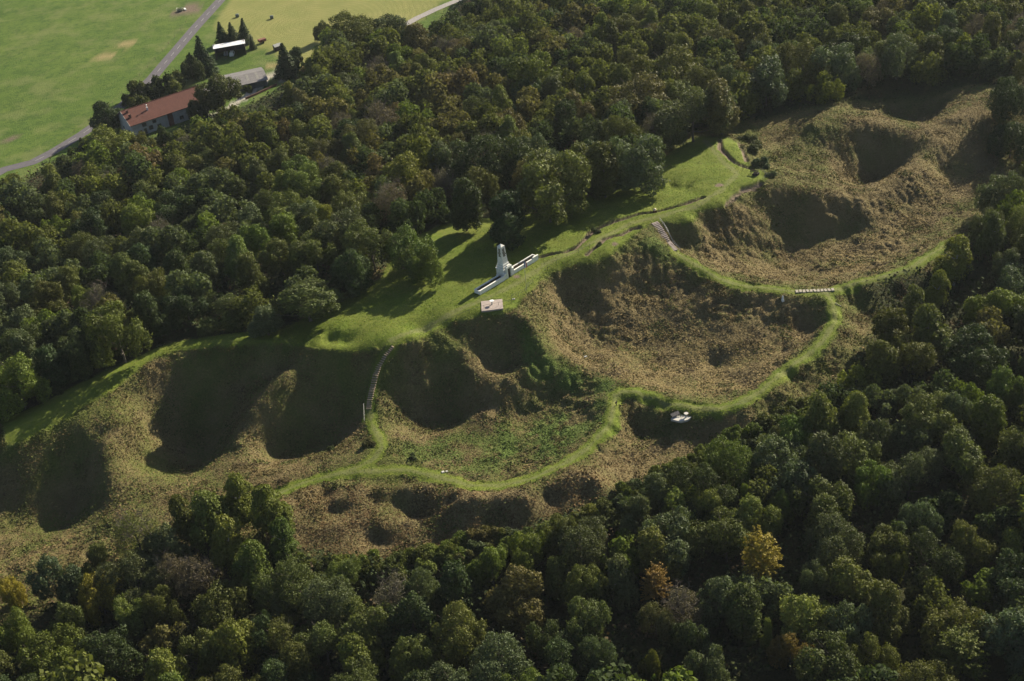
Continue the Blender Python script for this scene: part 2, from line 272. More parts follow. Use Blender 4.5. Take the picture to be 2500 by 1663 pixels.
# small trenches along the plateau edges
TRENCH = ['1318,628,0 1345,624,-.2 1380,618,-.2 1410,605,-.3 1430,588,-.3 1441,572,-.3 1470,556,-.2 1500,541,0 1530,530,0 1560,520,0 1600,516,0 1640,510,-.4 1680,500,-.6 1716,485,-.5',
          '1432,624,0 1455,608,0 1475,590,0 1495,580,0 1515,574,0 1540,558,0 1560,553,0',
          '1772,500,-1 1795,478,-1 1815,463,-1 1840,455,-1 1858,446,-1',
          '1757,346,-3 1758,368,-2 1780,388,-1.4 1800,402,-1.2 1820,409,-1.2 1835,414,-1.2',
          '1806,350,-2.2 1816,372,-1.8 1822,392,-1.4']
d_tr = np.full(XX.shape, 1e9)
for s in TRENCH: d_tr = np.minimum(d_tr, dist_line(XX, YY, W(s)))
d_tr += wob*.2
m_tr = sstep(.95, .35, d_tr)
ZZ = ZZ-.75*m_tr
m_bare = m_tr
for px, py, z, r in ((1757, 455, -.3, 1.4), (1500, 600, -.2, .8), (1003, 655, -2, 2.2), (1262, 676, 0, .9)):
    c = unp(px, py, z); m_bare = np.maximum(m_bare, sstep(r+.4, r-.4, np.hypot(XX-c[0], YY-c[1])+wob*.4))
def zt(x, y):
    return bilin(GX, GY, ZZ, np.asarray(x, float), np.asarray(y, float))
def ground(px, py):
    """first terrain point seen at a photo pixel"""
    d = cf + cr*((px-1250)/CF) - cu*((py-831.5)/CF)
    t = np.arange(180, 900, .1)
    P = np.array([0, 0, CH])+d[None, :]*t[:, None]
    k = np.argmax(P[:, 2] < zt(P[:, 0], P[:, 1]))
    return np.array([P[k, 0], P[k, 1], float(zt(P[k, 0], P[k, 1]))])
def mesh_np(name, V, Fq, smooth=True):
    """mesh from numpy quads (or tris)"""
    me = bpy.data.meshes.new(name); k = Fq.shape[1]
    me.vertices.add(len(V)); me.vertices.foreach_set('co', np.ascontiguousarray(V, np.float32).ravel())
    me.loops.add(Fq.size); me.loops.foreach_set('vertex_index', np.ascontiguousarray(Fq, np.int32).ravel())
    me.polygons.add(len(Fq)); me.polygons.foreach_set('loop_start', np.arange(0, Fq.size, k, dtype=np.int32))
    me.polygons.foreach_set('use_smooth', np.full(len(Fq), smooth))
    me.update(calc_edges=True); return me
def add_col(me, name, C):
    a = me.color_attributes.new(name, 'FLOAT_COLOR', 'POINT')
    C = np.c_[C, np.ones(len(C))] if C.shape[1] == 3 else C
    a.data.foreach_set('color', np.ascontiguousarray(C, np.float32).ravel())
nx, ny = len(GX), len(GY)
idx = np.arange(nx*ny).reshape(nx, ny)
Fq = np.stack([idx[:-1, :-1], idx[1:, :-1], idx[1:, 1:], idx[:-1, 1:]], -1).reshape(-1, 4)
gme = mesh_np('ground', np.stack([XX, YY, ZZ], -1).reshape(-1, 3), Fq)
ground_ob = bpy.data.objects.new('ground', gme); COL.objects.link(ground_ob); ground_ob['kind'] = 'structure'
print('terrain', nx, ny, len(ctl))

# ---------------------------------------------------------------- ground cover masks and material
def zone(s, soft=3):
    return poly_mask(XX, YY, WG(s), soft)
m_lush = np.maximum(zone('1370,880,-10 1500,930,-10 1495,990,-10.5 1430,1070,-12 1330,1110,-13.5 1200,1120,-14 1220,1040,-15 1340,1000,-14 1360,950,-13', 2.5),
                    .8*zone('1265,790,-2 1292,798,-3 1330,850,-7 1380,895,-10 1350,930,-13 1290,930,-13.5 1280,860,-10', 1.5))
m_lush = np.maximum(m_lush, .55*zone('930,1040,-12 1160,1060,-14.5 1450,1040,-12 1370,1120,-11.5 1200,1170,-12.5 1000,1130,-12.5', 2))
m_lush = np.maximum(m_lush, .6*zone('1585,550,-.5 1640,620,-5 1690,650,-6 1640,650,-7 1560,600,-1.5', 2))
m_lush *= sstep(-.55, .45, fbm(XX, YY, 7, 71, 3))
br = .55+0*XX
br = np.maximum(br, zone('640,1245,-14 780,1180,-14 1060,1185,-14.5 1300,1195,-14 1500,1120,-14 1640,1040,-15 1860,1000,-14 1860,1100,-18 1500,1260,-18 1000,1400,-19 650,1380,-19', 3))
br = np.maximum(br, .95*zone('1330,680,-1 1560,600,-2 1700,680,-8 2000,740,-10 2000,820,-11 1880,920,-11 1700,975,-11 1520,930,-11 1330,830,-9', 2))
br = np.maximum(br, .95*zone('1700,540,-3 1850,470,-3 2000,320,-5 2200,330,-7 2400,240,-5 2450,400,-10 2300,540,-12 2200,640,-11 1950,690,-10 1750,660,-7', 2))
br = np.minimum(br, 1-.45*zone('1890,370,-5 2010,310,-5 2060,470,-8 1960,490,-6 1880,450,-3', 2))
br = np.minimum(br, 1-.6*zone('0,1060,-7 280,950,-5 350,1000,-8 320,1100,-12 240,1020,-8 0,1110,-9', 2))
br = np.minimum(br, 1-.35*zone('560,1200,-15 880,1060,-12 900,1110,-12 680,1190,-13', 2))
near_g = np.exp(-np.minimum(dd, 9)/2.2)
dpath = np.minimum(np.minimum(dist_line(XX, YY, W(LOWPATH)), dist_line(XX, YY, W(UPPATH))), np.minimum(dist_line(XX, YY, W(PATH3)), dist_line(XX, YY, W(STAIRL))))
near_g = np.maximum(near_g, .8*np.exp(-np.clip(dpath-1.5, 0, 9)/1.3))
br = br*(1-.85*near_g)
m_spoil = zone('640,1245,-14 780,1180,-14 1060,1185,-14.5 1300,1195,-14 1500,1120,-14 1560,1100,-15 1500,1260,-18 1000,1400,-19 650,1380,-19', 3)
m_pale = np.maximum(zone('1480,870,-12 1560,800,-13 1750,790,-12 1880,830,-12.5 1860,920,-12 1760,970,-11.5 1620,960,-11.5 1520,930,-11', 3), .8*zone('1960,690,-11 2150,650,-12 2260,540,-13 2330,440,-12 2350,330,-8 2200,460,-9 2180,560,-13 2000,640,-14', 3))
m_pale = np.maximum(m_pale, .7*zone('1290,740,-6 1340,730,-5 1400,840,-12 1500,860,-12 1560,900,-12 1400,880,-11', 2))
m_brown = np.clip(br+.38*fbm(XX, YY, 8, 81, 3)+.15*fbm(XX, YY, 2, 83, 2), 0, 1)*(1-m_lush)
# fields
hay = np.vstack([W('560,105,-35 480,180,-35 445,215,-35 440,235,-35 500,150,-35 600,105,-35 660,125,-35 700,150,-35 770,175,-35 840,140,-35 1000,70,-35 1060,20,-35 1150,-60,-35 1200,-160,-35 640,-160,-35 560,0,-35 520,60,-35')])
m_hay = poly_mask(XX, YY, hay, 2)*sstep(3.5, 5.5, d_road)
m_fdirt = np.zeros(XX.shape)
def blob(px, py, z, a, b, ang):
    c = unp(px, py, z); x = XX-c[0]; y = YY-c[1]; ca, sa = math.cos(rad(ang)), math.sin(rad(ang))
    return sstep(1.25, .8, np.hypot((x*ca+y*sa)/a, (-x*sa+y*ca)/b)+wob*.12)
m_fdirt = np.maximum(m_fdirt, blob(455, 25, -35.5, 9, 6, 50))
m_fdirt = np.maximum(m_fdirt, blob(32, 331, -35, 2.6, .8, 20))
drive = W('690,190,-35 668,176,-35 652,190,-35 630,212,-35 600,235,-35 560,262,-35 500,290,-35 440,300,-35')
m_drive = sstep(2.3, 1.5, dist_line(XX, YY, drive)+wob*.4)
m_drive = np.maximum(m_drive, blob(672, 180, -35, 5, 4.4, 40)*.9)
m_fdirt = np.maximum(m_fdirt, .45*sstep(.9, .2, dist_line(XX, YY, W('205,110,-35 185,150,-35 165,185,-35 150,215,-35 140,240,-35 105,275,-35'))+wob*.3))
m_straw = np.maximum(blob(290, 118, -35, 14, 5, 55), blob(650, 165, -35, 6, 3, 20)*.8)
m_straw = m_straw*sstep(-.5, .5, fbm(XX, YY, 3, 91, 2))
add_col(gme, 'cover_a', np.stack([m_mown*(1-m_field), m_brown*m_hill, m_lush*m_hill], -1).reshape(-1, 3))
add_col(gme, 'cover_b', np.stack([np.clip(m_forest, 0, 1), m_field, m_hay], -1).reshape(-1, 3))
add_col(gme, 'cover_c', np.stack([np.maximum(m_bare, m_fdirt), m_drive, m_straw], -1).reshape(-1, 3))

m_wear = np.zeros(XX.shape)
for s, o_ in ((LOWPATH, .5), (UPPATH, .45), (PATH3, .4), ('959,835,-1.4 1020,800,-1 1100,770,-.6 1200,725,-.2 1270,690,-.2 1330,648,-.2 1400,620,0 1470,585,0 1540,545,0 1620,527,-.1 1700,505,-.3 1760,470,-.5 1800,430,-.8 1770,400,-1 1740,370,-1.6 1722,345,-3', .8), ('1270,690,-.2 1310,660,-.2 1400,608,0', .6)):
    m_wear = np.maximum(m_wear, sstep(o_+.5, o_*.4, dist_line(XX, YY, W(s))+wob*.35))
add_col(gme, 'cover_d', np.stack([m_wear]*3, -1).reshape(-1, 3))
class NT:
    """tiny helper for node materials"""
    def __init__(self, name, rough=.9, spec=.2):
        self.m = bpy.data.materials.new(name); self.m.use_nodes = True
        self.t = self.m.node_tree; self.b = self.t.nodes['Principled BSDF']
        self.b.inputs['Roughness'].default_value = rough; self.b.inputs['Specular IOR Level'].default_value = spec
        self.tc = self.n('ShaderNodeTexCoord').outputs['Object']
    def n(self, typ, **k):
        x = self.t.nodes.new(typ)
        for a, v in k.items(): setattr(x, a, v)
        return x
    def l(self, a, b): self.t.links.new(a, b)
    def put(self, sock, v):
        if isinstance(v, (tuple, list)): sock.default_value = (*v, 1) if len(v) == 3 else v
        elif isinstance(v, (int, float)): sock.default_value = v
        else: self.l(v, sock)
    def noise(self, scale, detail=3, rough=.55, lo=.35, hi=.65, vec=None, dist=0):
        x = self.n('ShaderNodeTexNoise'); x.inputs['Scale'].default_value = scale; x.inputs['Detail'].default_value = detail
        x.inputs['Roughness'].default_value = rough; x.inputs['Distortion'].default_value = dist
        self.l(vec or self.tc, x.inputs['Vector'])
        r = self.n('ShaderNodeMapRange'); r.inputs[1].default_value = lo; r.inputs[2].default_value = hi
        self.l(x.outputs['Fac'], r.inputs[0]); return r.outputs[0]
    def mix(self, f, a, b, typ='MIX'):
        x = self.n('ShaderNodeMix', data_type='RGBA', blend_type=typ)
        self.put(x.inputs['Factor'], f); self.put(x.inputs['A'], a); self.put(x.inputs['B'], b); return x.outputs['Result']
    def math(self, op, a, b=0.0):
        x = self.n('ShaderNodeMath', operation=op); self.put(x.inputs[0], a); self.put(x.inputs[1], b); return x.outputs[0]
    def bump(self, h, dist=.1, st=1):
        x = self.n('ShaderNodeBump'); x.inputs['Distance'].default_value = dist; x.inputs['Strength'].default_value = st
        self.l(h, x.inputs['Height']); self.l(x.outputs[0], self.b.inputs['Normal'])
    def col(self, c): self.put(self.b.inputs['Base Color'], c); return self.m

g = NT('ground_cover', .95, .12)
def attr(g, nm):
    a = g.n('ShaderNodeAttribute'); a.attribute_name = nm; s = g.n('ShaderNodeSeparateColor'); g.l(a.outputs['Color'], s.inputs[0]); return s.outputs
ca, cb, cc = attr(g, 'cover_a'), attr(g, 'cover_b'), attr(g, 'cover_c'); cc_w = attr(g, 'cover_d')[0]
nf = g.noise(2.2, 4, .6); nm_ = g.noise(.45, 4, .6); nl = g.noise(.09, 4, .55); nff = g.noise(7, 3, .6, .3, .7); nxl = g.noise(.03, 4, .6)
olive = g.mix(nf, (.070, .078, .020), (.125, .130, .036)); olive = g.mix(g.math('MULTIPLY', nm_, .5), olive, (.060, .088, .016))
brown = g.mix(nf, (.115, .088, .040), (.180, .140, .066)); brown = g.mix(g.math('MULTIPLY', nm_, .4), brown, (.110, .092, .038))
brown = g.mix(g.math('MULTIPLY', nff, .35), brown, (.24, .19, .10))
lush = g.mix(nf, (.060, .088, .020), (.110, .160, .034))
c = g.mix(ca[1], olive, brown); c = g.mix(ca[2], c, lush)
mown = g.mix(nm_, (.094, .138, .014), (.140, .182, .024)); mown = g.mix(g.math('MULTIPLY', nl, .8), mown, (.150, .160, .032)); mown = g.mix(g.math('MULTIPLY', g.noise(.22, 6, .7, .48, .66), .6), mown, (.072, .108, .016)); mown = g.mix(g.math('MULTIPLY', cc_w, g.math('ADD', g.math('MULTIPLY', nf, .5), .3)), mown, (.17, .16, .085))
mown = g.mix(g.math('MULTIPLY', nff, .4), mown, (.052, .088, .012)); mown = g.mix(g.math('MULTIPLY', g.noise(1.1, 5, .7, .5, .6), .4), mown, (.15, .155, .04))
c = g.mix(ca[0], c, mown)
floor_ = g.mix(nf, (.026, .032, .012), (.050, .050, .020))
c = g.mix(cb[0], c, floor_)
vs = g.n('ShaderNodeMapping'); g.l(g.tc, vs.inputs[0]); vs.inputs['Rotation'].default_value = (0, 0, rad(-52)); vs.inputs['Scale'].default_value = (.35, 1.5, 1)
streak = g.noise(.14, 5, .62, .32, .68, vs.outputs[0], .6)
field = g.mix(nxl, (.074, .128, .018), (.122, .160, .032)); field = g.mix(streak, field, (.060, .108, .015)); field = g.mix(g.math('MULTIPLY', nf, .45), field, (.12, .165, .034))
field = g.mix(g.math('MULTIPLY', g.noise(.35, 6, .75, .5, .62), .75), field, (.045, .085, .016)); field = g.mix(g.math('MULTIPLY', g.noise(.10, 9, .75, .49, .60), .6), field, (.046, .088, .014)); field = g.mix(g.math('MULTIPLY', g.noise(.8, 4, .7, .52, .64), .5), field, (.040, .078, .014)); field = g.mix(g.math('MULTIPLY', g.noise(.06, 4, .7, .5, .62), .5), field, (.15, .165, .06))
c = g.mix(cb[1], c, field)
# swathes of the mown hay field
wv = g.n('ShaderNodeTexWave', wave_type='RINGS', rings_direction='Z'); wv.inputs['Scale'].default_value = .12; wv.inputs['Distortion'].default_value = 7
wv.inputs['Detail'].default_value = 3; wv.inputs['Detail Scale'].default_value = .35
mp = g.n('ShaderNodeMapping'); g.l(g.tc, mp.inputs[0]); mp.inputs['Location'].default_value = (75, -640, 0); g.l(mp.outputs[0], wv.inputs[0])
hayc = g.mix(wv.outputs['Fac'], (.185, .190, .058), (.230, .225, .075)); hayc = g.mix(g.math('MULTIPLY', nl, .7), hayc, (.150, .175, .045)); hayc = g.mix(g.math('MULTIPLY', nf, .4), hayc, (.26, .24, .09))
c = g.mix(cb[2], c, hayc)
c = g.mix(cc[2], c, g.mix(nf, (.20, .16, .07), (.33, .27, .13)))
c = g.mix(cc[0], c, g.mix(nf, (.10, .075, .055), (.19, .145, .11)))
c = g.mix(cc[1], c, g.mix(nf, (.30, .27, .23), (.42, .39, .34)))
g.bump(g.math('MULTIPLY', g.math('ADD', nf, g.math('MULTIPLY', nff, .5)), g.math('SUBTRACT', 1.0, g.math('MULTIPLY', ca[0], .8))), .16, .8)
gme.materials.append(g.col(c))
# ---------------------------------------------------------------- helpers for objects
def simple(name, a, b=None, scale=3, rough=.8, spec=.3, metal=0, bump=0, lo=.35, hi=.65):
    g = NT(name, rough, spec); g.b.inputs['Metallic'].default_value = metal
    n = g.noise(scale, 4, .6, lo, hi)
    if bump: g.bump(n, bump)
    return g.col(g.mix(n, a, b or tuple(v*.75 for v in a)))
class MB:
    def __init__(self): self.v = []; self.f = []
    def quad(self, pts): k = len(self.v); self.v += [tuple(p) for p in pts]; self.f.append(tuple(range(k, k+len(pts)))); return self
    def box(self, x0, x1, y0, y1, z0, z1, tx=0, ty=0):
        """box; tx, ty shrink the top on each side"""
        k = len(self.v)
        self.v += [(x0, y0, z0), (x1, y0, z0), (x1, y1, z0), (x0, y1, z0), (x0+tx, y0+ty, z1), (x1-tx, y0+ty, z1), (x1-tx, y1-ty, z1), (x0+tx, y1-ty, z1)]
        self.f += [tuple(k+i for i in q) for q in ((3, 2, 1, 0), (4, 5, 6, 7), (0, 1, 5, 4), (1, 2, 6, 5), (2, 3, 7, 6), (3, 0, 4, 7))]; return self
    def tube(self, p, q, r, r2=None, n=6, cap=True):
        p = Vector(p); q = Vector(q); r2 = r if r2 is None else r2
        d = (q-p).normalized(); a = d.orthogonal().normalized(); b = d.cross(a); k = len(self.v)
        for c, rr in ((p, r), (q, r2)):
            for i in range(n):
                t = 2*math.pi*i/n; self.v.append(tuple(c+a*math.cos(t)*rr+b*math.sin(t)*rr))
        for i in range(n): j = (i+1) % n; self.f.append((k+i, k+j, k+n+j, k+n+i))
        if cap: self.f += [tuple(k+n-1-i for i in range(n)), tuple(k+n+i for i in range(n))]
        return self
    def lathe(self, prof, n=20, c=(0, 0)):
        k = len(self.v)
        for r, z in prof:
            for i in range(n): t = 2*math.pi*i/n; self.v.append((c[0]+r*math.cos(t), c[1]+r*math.sin(t), z))
        for a in range(len(prof)-1):
            for i in range(n): j = (i+1) % n; self.f.append((k+a*n+i, k+a*n+j, k+(a+1)*n+j, k+(a+1)*n+i))
        self.f += [tuple(k+n-1-i for i in range(n)), tuple(k+(len(prof)-1)*n+i for i in range(n))]; return self
    def build(self, name, m, parent=None, loc=None, rz=0, smooth=False, bevel=0):
        me = bpy.data.meshes.new(name); me.from_pydata(self.v, [], self.f); me.update()
        if smooth: me.polygons.foreach_set('use_smooth', [True]*len(me.polygons))
        me.materials.append(m); o = bpy.data.objects.new(name, me); COL.objects.link(o); o.parent = parent
        if loc is not None: o.location = loc; o.rotation_euler = (0, 0, rz)
        if bevel:
            md = o.modifiers.new('bevel', 'BEVEL'); md.width = bevel; md.segments = 1; md.limit_method = 'ANGLE'
        return o
def tag(o, label, cat, group=None):
    if label: o['label'] = label
    if cat: o['category'] = cat
    if group: o['group'] = group
    return o
def thing(name, label, cat, loc, rz=0, group=None):
    o = bpy.data.objects.new(name, None); COL.objects.link(o); o.empty_display_size = .3
    o.location = loc; o.rotation_euler = (0, 0, rz); return tag(o, label, cat, group)
def struct(o, k='structure'): o['kind'] = k; return o
def strip(name, P, hw, dz, m, parent=None, step=1.5, z=None):
    P = densify(P, step); T = np.gradient(P[:, :2], axis=0); T /= np.linalg.norm(T, axis=1)[:, None]; N = np.stack([-T[:, 1], T[:, 0]], 1)
    V = []
    for s in (-1, -.33, .33, 1):
        q = P[:, :2]+N*hw*s; V.append(np.c_[q, zt(q[:, 0], q[:, 1])+dz])
    zc = np.max(np.stack([v[:, 2] for v in V]), 0)
    k = np.ones(5)/5; zs = np.convolve(np.pad(zc, 2, 'edge'), k, 'valid')
    for v in V: v[:, 2] = np.maximum(zs, v[:, 2])
    V = np.stack(V, 1); n = len(P); I = np.arange(n*4).reshape(n, 4)
    F = np.stack([I[:-1, :-1], I[:-1, 1:], I[1:, 1:], I[1:, :-1]], -1).reshape(-1, 4)
    me = mesh_np(name, V.reshape(-1, 3), F[:, ::-1]); me.materials.append(m)
    o = bpy.data.objects.new(name, me); COL.objects.link(o); o.parent = parent; return o
M_white = simple('white_render', (.78, .77, .72), (.62, .61, .57), 1.5, .8, bump=.01)
M_stone = simple('pale_stone', (.76, .75, .70), (.58, .58, .53), 2.5, .8)
M_stoned = simple('weathered_stone', (.46, .46, .43), (.30, .30, .28), 4, .85)
M_soil = simple('planter_soil', (.06, .042, .03), (.035, .04, .018), 4, .95, bump=.1)
M_dark = simple('dark_opening', (.02, .02, .022), (.012, .012, .013), 2, .7)
M_conc = simple('concrete_slab', (.36, .30, .27), (.29, .24, .22), 1.2, .9)
M_pconc = simple('pale_concrete', (.50, .48, .44), (.38, .36, .33), 1.2, .85)
M_steel = simple('galvanised_steel', (.38, .39, .39), (.28, .28, .28), 5, .45, .5, .6)
M_wood = simple('weathered_wood', (.17, .125, .085), (.09, .065, .045), 6, .9)
M_wooddk = simple('dark_wood', (.055, .045, .04), (.03, .025, .022), 6, .85)
M_palewood = simple('pale_timber', (.36, .33, .27), (.25, .22, .18), 5, .9)
M_stepwood = simple('worn_step_timber', (.34, .26, .18), (.22, .17, .12), 5, .9)
M_whitep = simple('white_paint', (.78, .78, .76), (.66, .66, .64), 3, .5)

# ---------------------------------------------------------------- roads
g = NT('asphalt', .9, .25); n1 = g.noise(.8, 5, .6); n2 = g.noise(9, 2)
M_asph = g.col(g.mix(g.math('MULTIPLY', n2, .4), g.mix(n1, (.078, .070, .085), (.105, .096, .108)), (.14, .13, .14)))
M_line = simple('worn_line_paint', (.40, .40, .40), (.17, .17, .17), 3, .8, lo=.4, hi=.7)
roadP = W(ROAD)
road = struct(strip('road', roadP, 2.75, .06, M_asph))
RP = densify(roadP, .5); acc = 0; dash = []; seg = []
for a, b in zip(RP[:-1], RP[1:]):
    seg.append(a); acc += np.linalg.norm((b-a)[:2])
    ph = acc % 9.0
    if ph > 4.2:
        if len(seg) > 3: dash.append(np.array(seg))
        seg = []
mb = MB()
for s in dash:
    a, b = s[0], s[-1]; d = (b-a)[:2]; d /= np.linalg.norm(d)+1e-9; nn = np.array([-d[1], d[0]])*.09
    za = float(max(zt(a[0]+k, a[1]) for k in (-1, 0, 1)))+.12; zb = float(max(zt(b[0]+k, b[1]) for k in (-1, 0, 1)))+.12
    mb.quad([(*(a[:2]-nn), za), (*(b[:2]-nn), zb), (*(b[:2]+nn), zb), (*(a[:2]+nn), za)])
struct(mb.build('road_markings', M_line))
lane = W('985,62,-35 1020,42,-35 1060,24,-35 1110,4,-35 1180,-24,-35 1300,-70,-35')
lo_ = strip('lane', lane, 2.1, .08, simple('lane_gravel', (.30, .28, .27), (.23, .21, .20), 1.5, .9)); struct(lo_)
# ---------------------------------------------------------------- monument
mc = np.array([.1, 320.1]); z0 = float(zt(*mc)); z0 = min(z0, .05)
mon = thing('obelisk_monument', 'white stone obelisk monument with carved soldier relief, doorway and two long planters', 'monument', (mc[0], mc[1], z0), rad(42.6))
# local: x along the planters (right-back), -y towards the path
base = MB().box(-1.5, 1.5, -1.5, 1.5, -.3, .35).box(-1.38, 1.38, -1.38, 1.38, .35, 2.3, .06, .06).box(-1.48, 1.48, -1.48, 1.48, 2.3, 2.5)
base.box(-1.22, 1.22, -1.22, 1.22, 2.5, 3.0, .05, .05).box(-1.28, 1.28, -1.28, 1.28, 3.0, 3.15, .05, .05).box(-1.08, 1.08, -1.08, 1.08, 3.15, 3.6, .06, .06).box(-1.12, 1.12, -1.12, 1.12, 3.6, 3.72, .04, .04)
base.build('base', M_stone, mon, bevel=.03)
shaft = MB().box(-.96, .96, -.96, .96, 3.72, 8.5, .29, .29).build('shaft', M_stone, mon, bevel=.03)
MB().box(-.69, .69, -.69, .69, 8.5, 8.58).box(-.66, .66, -.66, .66, 8.58, 9.15, .64, .64).build('cap', M_stone, mon)
por = MB().box(-1.0, -.5, -2.1, -1.5, -.2, 2.6).box(.5, 1.0, -2.1, -1.5, -.2, 2.6).box(-1.0, 1.0, -2.1, -1.5, 2.6, 3.0).box(-1.1, 1.1, -2.18, -1.46, 3.0, 3.2, .05, .05).box(-.7, .7, -2.05, -1.5, 3.2, 3.5, .15, .1)
por.box(1.0, 1.75, -2.0, -1.3, -.2, 2.1).box(-1.75, -1.0, -2.0, -1.3, -.2, 1.6)
por = por.build('portico', M_stone, mon, bevel=.02)
MB().box(-.48, .48, -1.75, -1.6, 0, 2.5).build('door', simple('door_bronze', (.045, .035, .028), (.025, .02, .018), 4, .5), por)
def relief(face):
    """shallow carved figures high on a face of the shaft"""
    m = MB(); rr = random.Random(face)
    for k in range(34):
        z = rr.uniform(5.9, 7.9); x = rr.gauss(0, .17+.12*(z < 7)); r = rr.uniform(.05, .13)
        d = -(.96-.29*(z-3.72)/4.78)-.01
        if z < 6.4 and rr.random() < .4: continue
        p = (x-r, x+r, d-.07, d+.05, z-r*1.6, z+r*1.6)
        if face: m.box(p[2], p[3], p[0], p[1], p[4], p[5], .02, .02)
        else: m.box(*p, .02, .02)
    dz_ = lambda z: -(.96-.29*(z-3.72)/4.78)-.012
    q = [(-.36, dz_(5.7), 5.7), (.36, dz_(5.7), 5.7), (.3, dz_(8.05), 8.05), (-.3, dz_(8.05), 8.05)]
    m.quad([(y, x, z) for x, y, z in q][::-1] if face else q)
    return m.build('relief', simple('relief_stone', (.25, .24, .20), (.12, .12, .09), 5, .9), shaft)
relief(0); relief(1)
M_petal = simple('autumn_bedding', (.10, .055, .03), (.05, .065, .02), 6, .9)
for sg in (-1, 1):
    a, b = (-10.9, -1.75) if sg < 0 else (1.75, 10.9)
    m = MB().box(a, b, -2.0, -1.72, -.35, 1.12).box(a, b, -.2, .05, -.35, .98)
    if sg < 0: m.box(a, a+.3, -1.72, -.2, -.35, 1.05)
    else: m.box(b-.3, b, -1.72, -.2, -.35, 1.05)
    m.box(a-.04, b+.04, -2.06, -1.66, 1.12, 1.22).box(a-.02, b+.02, -.24, .09, .98, 1.05)
    if sg > 0: m.box(9.0, 10.94, -2.08, -1.64, 1.22, 1.5)
    pl = m.build('planter', M_white, mon, bevel=.015)
    MB().box(a+.25, b-.25, -1.72, -.2, -.3, .72).build('soil', M_soil, pl)
    rr = random.Random(sg+5); m = MB()
    for k in range(260 if sg > 0 else 120):
        x = rr.uniform(a+.4, b-.4); y = rr.uniform(-1.6, -.3); h = rr.uniform(.1, .3); t = rr.uniform(0, 6.28); c_, s_ = math.cos(t)*.14, math.sin(t)*.14
        m.quad([(x-c_, y-s_, .7), (x+c_, y+s_, .7), (x+s_*.6+c_, y-c_*.6, .7+h), (x+s_*.6-c_, y-c_*.6, .7+h)])
    m.build('bedding_plants', M_petal, pl)['kind'] = 'stuff'
# flagpole with a furled tricolour
fp = ground(1287, 716); fx, fy, fz = fp
pole = thing('flagpole', 'tall thin grey flagpole with furled tricolour flag in front of the monument', 'flagpole', (fx, fy, fz))
MB().tube((0, 0, -.4), (0, 0, 9.3), .05, .035, 8).build('pole', M_steel, pole, smooth=True)
MB().lathe([(.02, 9.3), (.08, 9.34), (.08, 9.42), (.02, 9.46)], 8).build('finial', M_whitep, pole)
fl = []
for k, (nm, cc_) in enumerate((('blue', (.03, .06, .22)), ('white', (.75, .74, .72)), ('red', (.45, .03, .03)))):
    m = MB(); x0 = .05+k*.22
    for i in range(8):
        za, zb = 9.2-i*.2, 9.0-i*.2; sh = .04*math.sin(i*1.3); sh2 = .04*math.sin((i+1)*1.3)
        m.quad([(x0, sh*2, za-k*.14), (x0, sh2*2, zb-k*.14), (x0+.22, sh2*2+.08*(-1)**k, zb-(k+1)*.14), (x0+.22, sh*2+.08*(-1)**k, za-(k+1)*.14)])
    m.build('flag', simple('flag_'+nm, cc_, None, 3, .9), pole)
# ---------------------------------------------------------------- viewpoint slabs and tables
def slab(P, dz, h, m, label):
    c = np.mean(P, 0); zz = max(float(zt(p[0], p[1])) for p in P)*.6+float(zt(c[0], c[1]))*.4+dz
    k = len(P); b = MB(); b.v = [(p[0]-c[0], p[1]-c[1], -h) for p in P]+[(p[0]-c[0], p[1]-c[1], 0) for p in P]
    b.f = [tuple(range(k-1, -1, -1)), tuple(range(k, 2*k))]+[(i, (i+1) % k, k+(i+1) % k, k+i) for i in range(k)]
    a = [b.v[i] for i in b.f[1]]
    area = sum(a[i][0]*a[(i+1) % k][1]-a[(i+1) % k][0]*a[i][1] for i in range(k))
    if area < 0: b.f = [f[::-1] for f in b.f]
    o = b.build('concrete_slab', m, None, (c[0], c[1], zz)); tag(o, label, 'slab'); return c[0], c[1], zz
x1, y1, z1 = slab([(-6.5, 307.9), (-6.6, 303.1), (-1.2, 303.1), (-1.15, 307.8)], .22, 1.2, M_conc, 'rectangular pinkish concrete viewing slab at the crater edge below the monument')
t = thing('orientation_table', 'round white orientation table on the pinkish rectangular slab by the monument', 'table', (x1+.05, y1+.3, z1))
MB().lathe([(.22, 0), (.22, .05), (.15, .1), (.14, .85), (.2, .92)], 14).build('pedestal', M_stoned, t, smooth=False)
MB().lathe([(.5, .92), (.57, .94), (.57, 1.03), (.54, 1.06)], 28).build('table_top', M_whitep, t)
x2, y2, z2 = slab([(33.9, 264.3), (35.2, 266.6), (39.4, 264.9), (37.6, 263.3), (35.9, 263.0)], .05, .5, M_pconc, 'pale angular concrete slab beside the grass path on the lower crater rim')
t = thing('orientation_table', 'dark rimmed round orientation table on the pale slab of the lower rim', 'table', (x2+1.1, y2+.05, z2))
MB().lathe([(.24, 0), (.2, .1), (.16, .8), (.2, .86)], 14).build('pedestal', M_stoned, t)
tt = MB().lathe([(.5, .86), (.6, .9), (.6, .97), (.5, .98)], 28).build('table_top', M_wooddk, t)
MB().lathe([(.02, .98), (.5, .985), (.49, 1.0), (.02, 1.0)], 28).build('dial', M_pconc, tt)
b = thing('info_panel', 'low slanted grey information panel at the left end of the pale slab', 'sign', (x2-1.3, y2+.9, z2), rad(25))
MB().box(-.9, .9, -.06, .06, 0, .42).build('support', M_steel, b)
